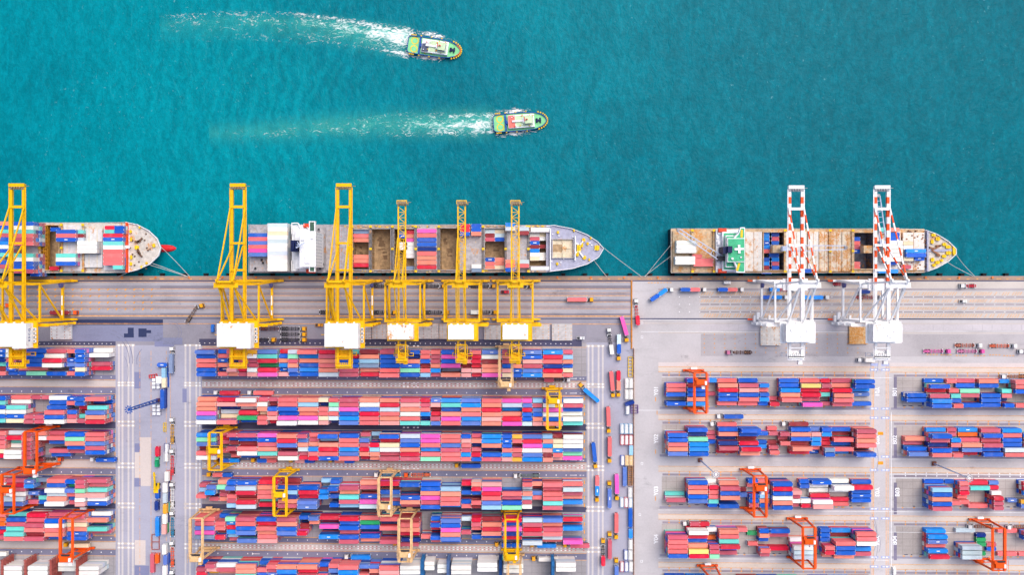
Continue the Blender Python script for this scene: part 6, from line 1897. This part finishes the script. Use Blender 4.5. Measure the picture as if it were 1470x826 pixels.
m = MB(); m.frustum((1.5, 3.4, -1.15, 1.15, .7), (1.6, 3.0, -1.0, 1.0, 2.4)); m.build('cab', paint('cab_green', (90, 200, 150), .5, .1), t)
for xx in (-2, 2.2):
    for sy in (-1.1, 1.1):
        add_part('wheel', WHEEL, t, (xx, sy, .52))
def flat_frame(px, py, rz, L, Wd, M, label, h=.6, n=4):
    x, y = P(px, py, h)
    t = thing('steel_frame', label, 'steel frame', (x, y, 0.02), R(rz))
    m = MB()
    for sy in (-1, 1):
        m.box(-L / 2, L / 2, sy * Wd / 2 - .15, sy * Wd / 2 + .15, 0, h)
    m.build('side_rail', M, t)
    for i in range(n + 1):
        m = MB(); xx = -L / 2 + L * i / n; m.box(xx - .15, xx + .15, -Wd / 2, Wd / 2, h * .3, h * .9); m.build('cross_bar', M, t)
flat_frame(223, 779, 90, 9.5, 4.6, RUSTM, 'rusty open steel frame south of the sky blue container', .8, 2)
flat_frame(905, 684, 90, 12, 2.5, paint('frame_tan', (196, 140, 92), .6, .15), 'tan lattice frame beside the slate blue container', 2.2, 9)
flat_frame(911, 588, 90, 5, 4.4, paint('frame_purple', (120, 80, 160), .6, .15), 'purple square frame by the fence', 1.2, 3)
flat_frame(905, 527, 90, 12.4, 2.6, MYEL, 'yellow spreader frame lying by the fence', .9, 6)
flat_frame(236.3, 614, 90, 5.4, 1.4, MYEL, 'short yellow beam frame on the western road', .9, 2)
flat_frame(219.5, 540.5, 8, 5.0, 2.0, RED, 'red steel frame beside the road cabins', 1.0, 3)
def crates(px, py, label, w=5.6, d=7.0):
    x, y = P(px, py, 1)
    t = thing('tank_pallet', label, 'crate', (x, y, 0.02))
    m = MB(); m.box(-w / 2, w / 2, -d / 2, d / 2, 0, .3); m.build('pallet', paint('pallet_grey', (134, 134, 156), .7, .15), t)
    for i in range(2):
        for j in range(3):
            m = MB(); cx, cy = -w / 4 + i * w / 2, -d / 3 + j * d / 3; m.box(cx - .95, cx + .95, cy - .9, cy + .9, .3, 1.6); m.build('box', SHIPWHITE, t)
crates(224.6, 589, 'white boxes on a grey pallet beside the long blue container')
crates(224.2, 551, 'white boxes on a grey pallet beside the beige office')
x, y = P(228.4, 546, 2)
t = thing('site_cabin', 'small white cabin between pallet and beige office', 'cabin', (x, y, 0.02))
m = MB(); m.box(-1.6, 1.6, -2, 2, 0, 2.4); m.build('wall', SHIPWHITE, t)
m = MB(); m.box(-1.8, 1.8, -2.2, 2.2, 2.4, 2.6); m.build('roof', WHITE, t)
# boundary fence between the two terminals
t = thing('boundary_fence', 'brown boundary fence between the two terminals beside the tanks', 'fence', (*W(909.6, 500), 0))
rx, ry = t.location[0], t.location[1]
fm = MB(); fm.box(-.16, .16, -2.6, 2.6, 0, 1.6); fme_ = fm.mesh('panel', paint('fence_brown', (176, 128, 106), .7, .2))
fpm = MB(); fpm.box(-.24, .24, -.24, .24, 0, 2.1); fpme = fpm.mesh('post', paint('fence_post_pale', (200, 180, 170), .7, .2))
for i in range(54):
    gy = 500 + i * 12.2
    if gy > 832:
        break
    xx, yy = W(909.6, gy)
    add_part('panel', fme_, t, (xx - rx, yy - ry - 2.7, 0)); add_part('post', fpme, t, (xx - rx, yy - ry, 0))
t = thing('safety_barrier', 'orange and white barrier row across the apron beside the fence', 'barrier', (*W(906.6, 404), 0))
rx, ry = t.location[0], t.location[1]
bm_ = MB(); bm_.frustum((-.5, .5, -1.0, 1.0, 0), (-.25, .25, -.95, .95, .9)); bme_ = bm_.mesh('barrier_block', paint('barrier_orange', (240, 156, 60), .6, .15))
for i in range(40):
    xx, yy = W(906.6, 404 + i * 2.45 * 1.0 * 1.0 + i * .0)
    o = add_part('barrier_block', bme_, t, (xx - rx, yy - ry, 0)); o.scale = (1, .5, 1)
make_containers()
dup = {k: v for k, v in LABELS.items() if len(v) > 1 and 'fender' not in k and 'bollard' not in k}
print('repeated labels', len(dup), list(dup.items())[:12])
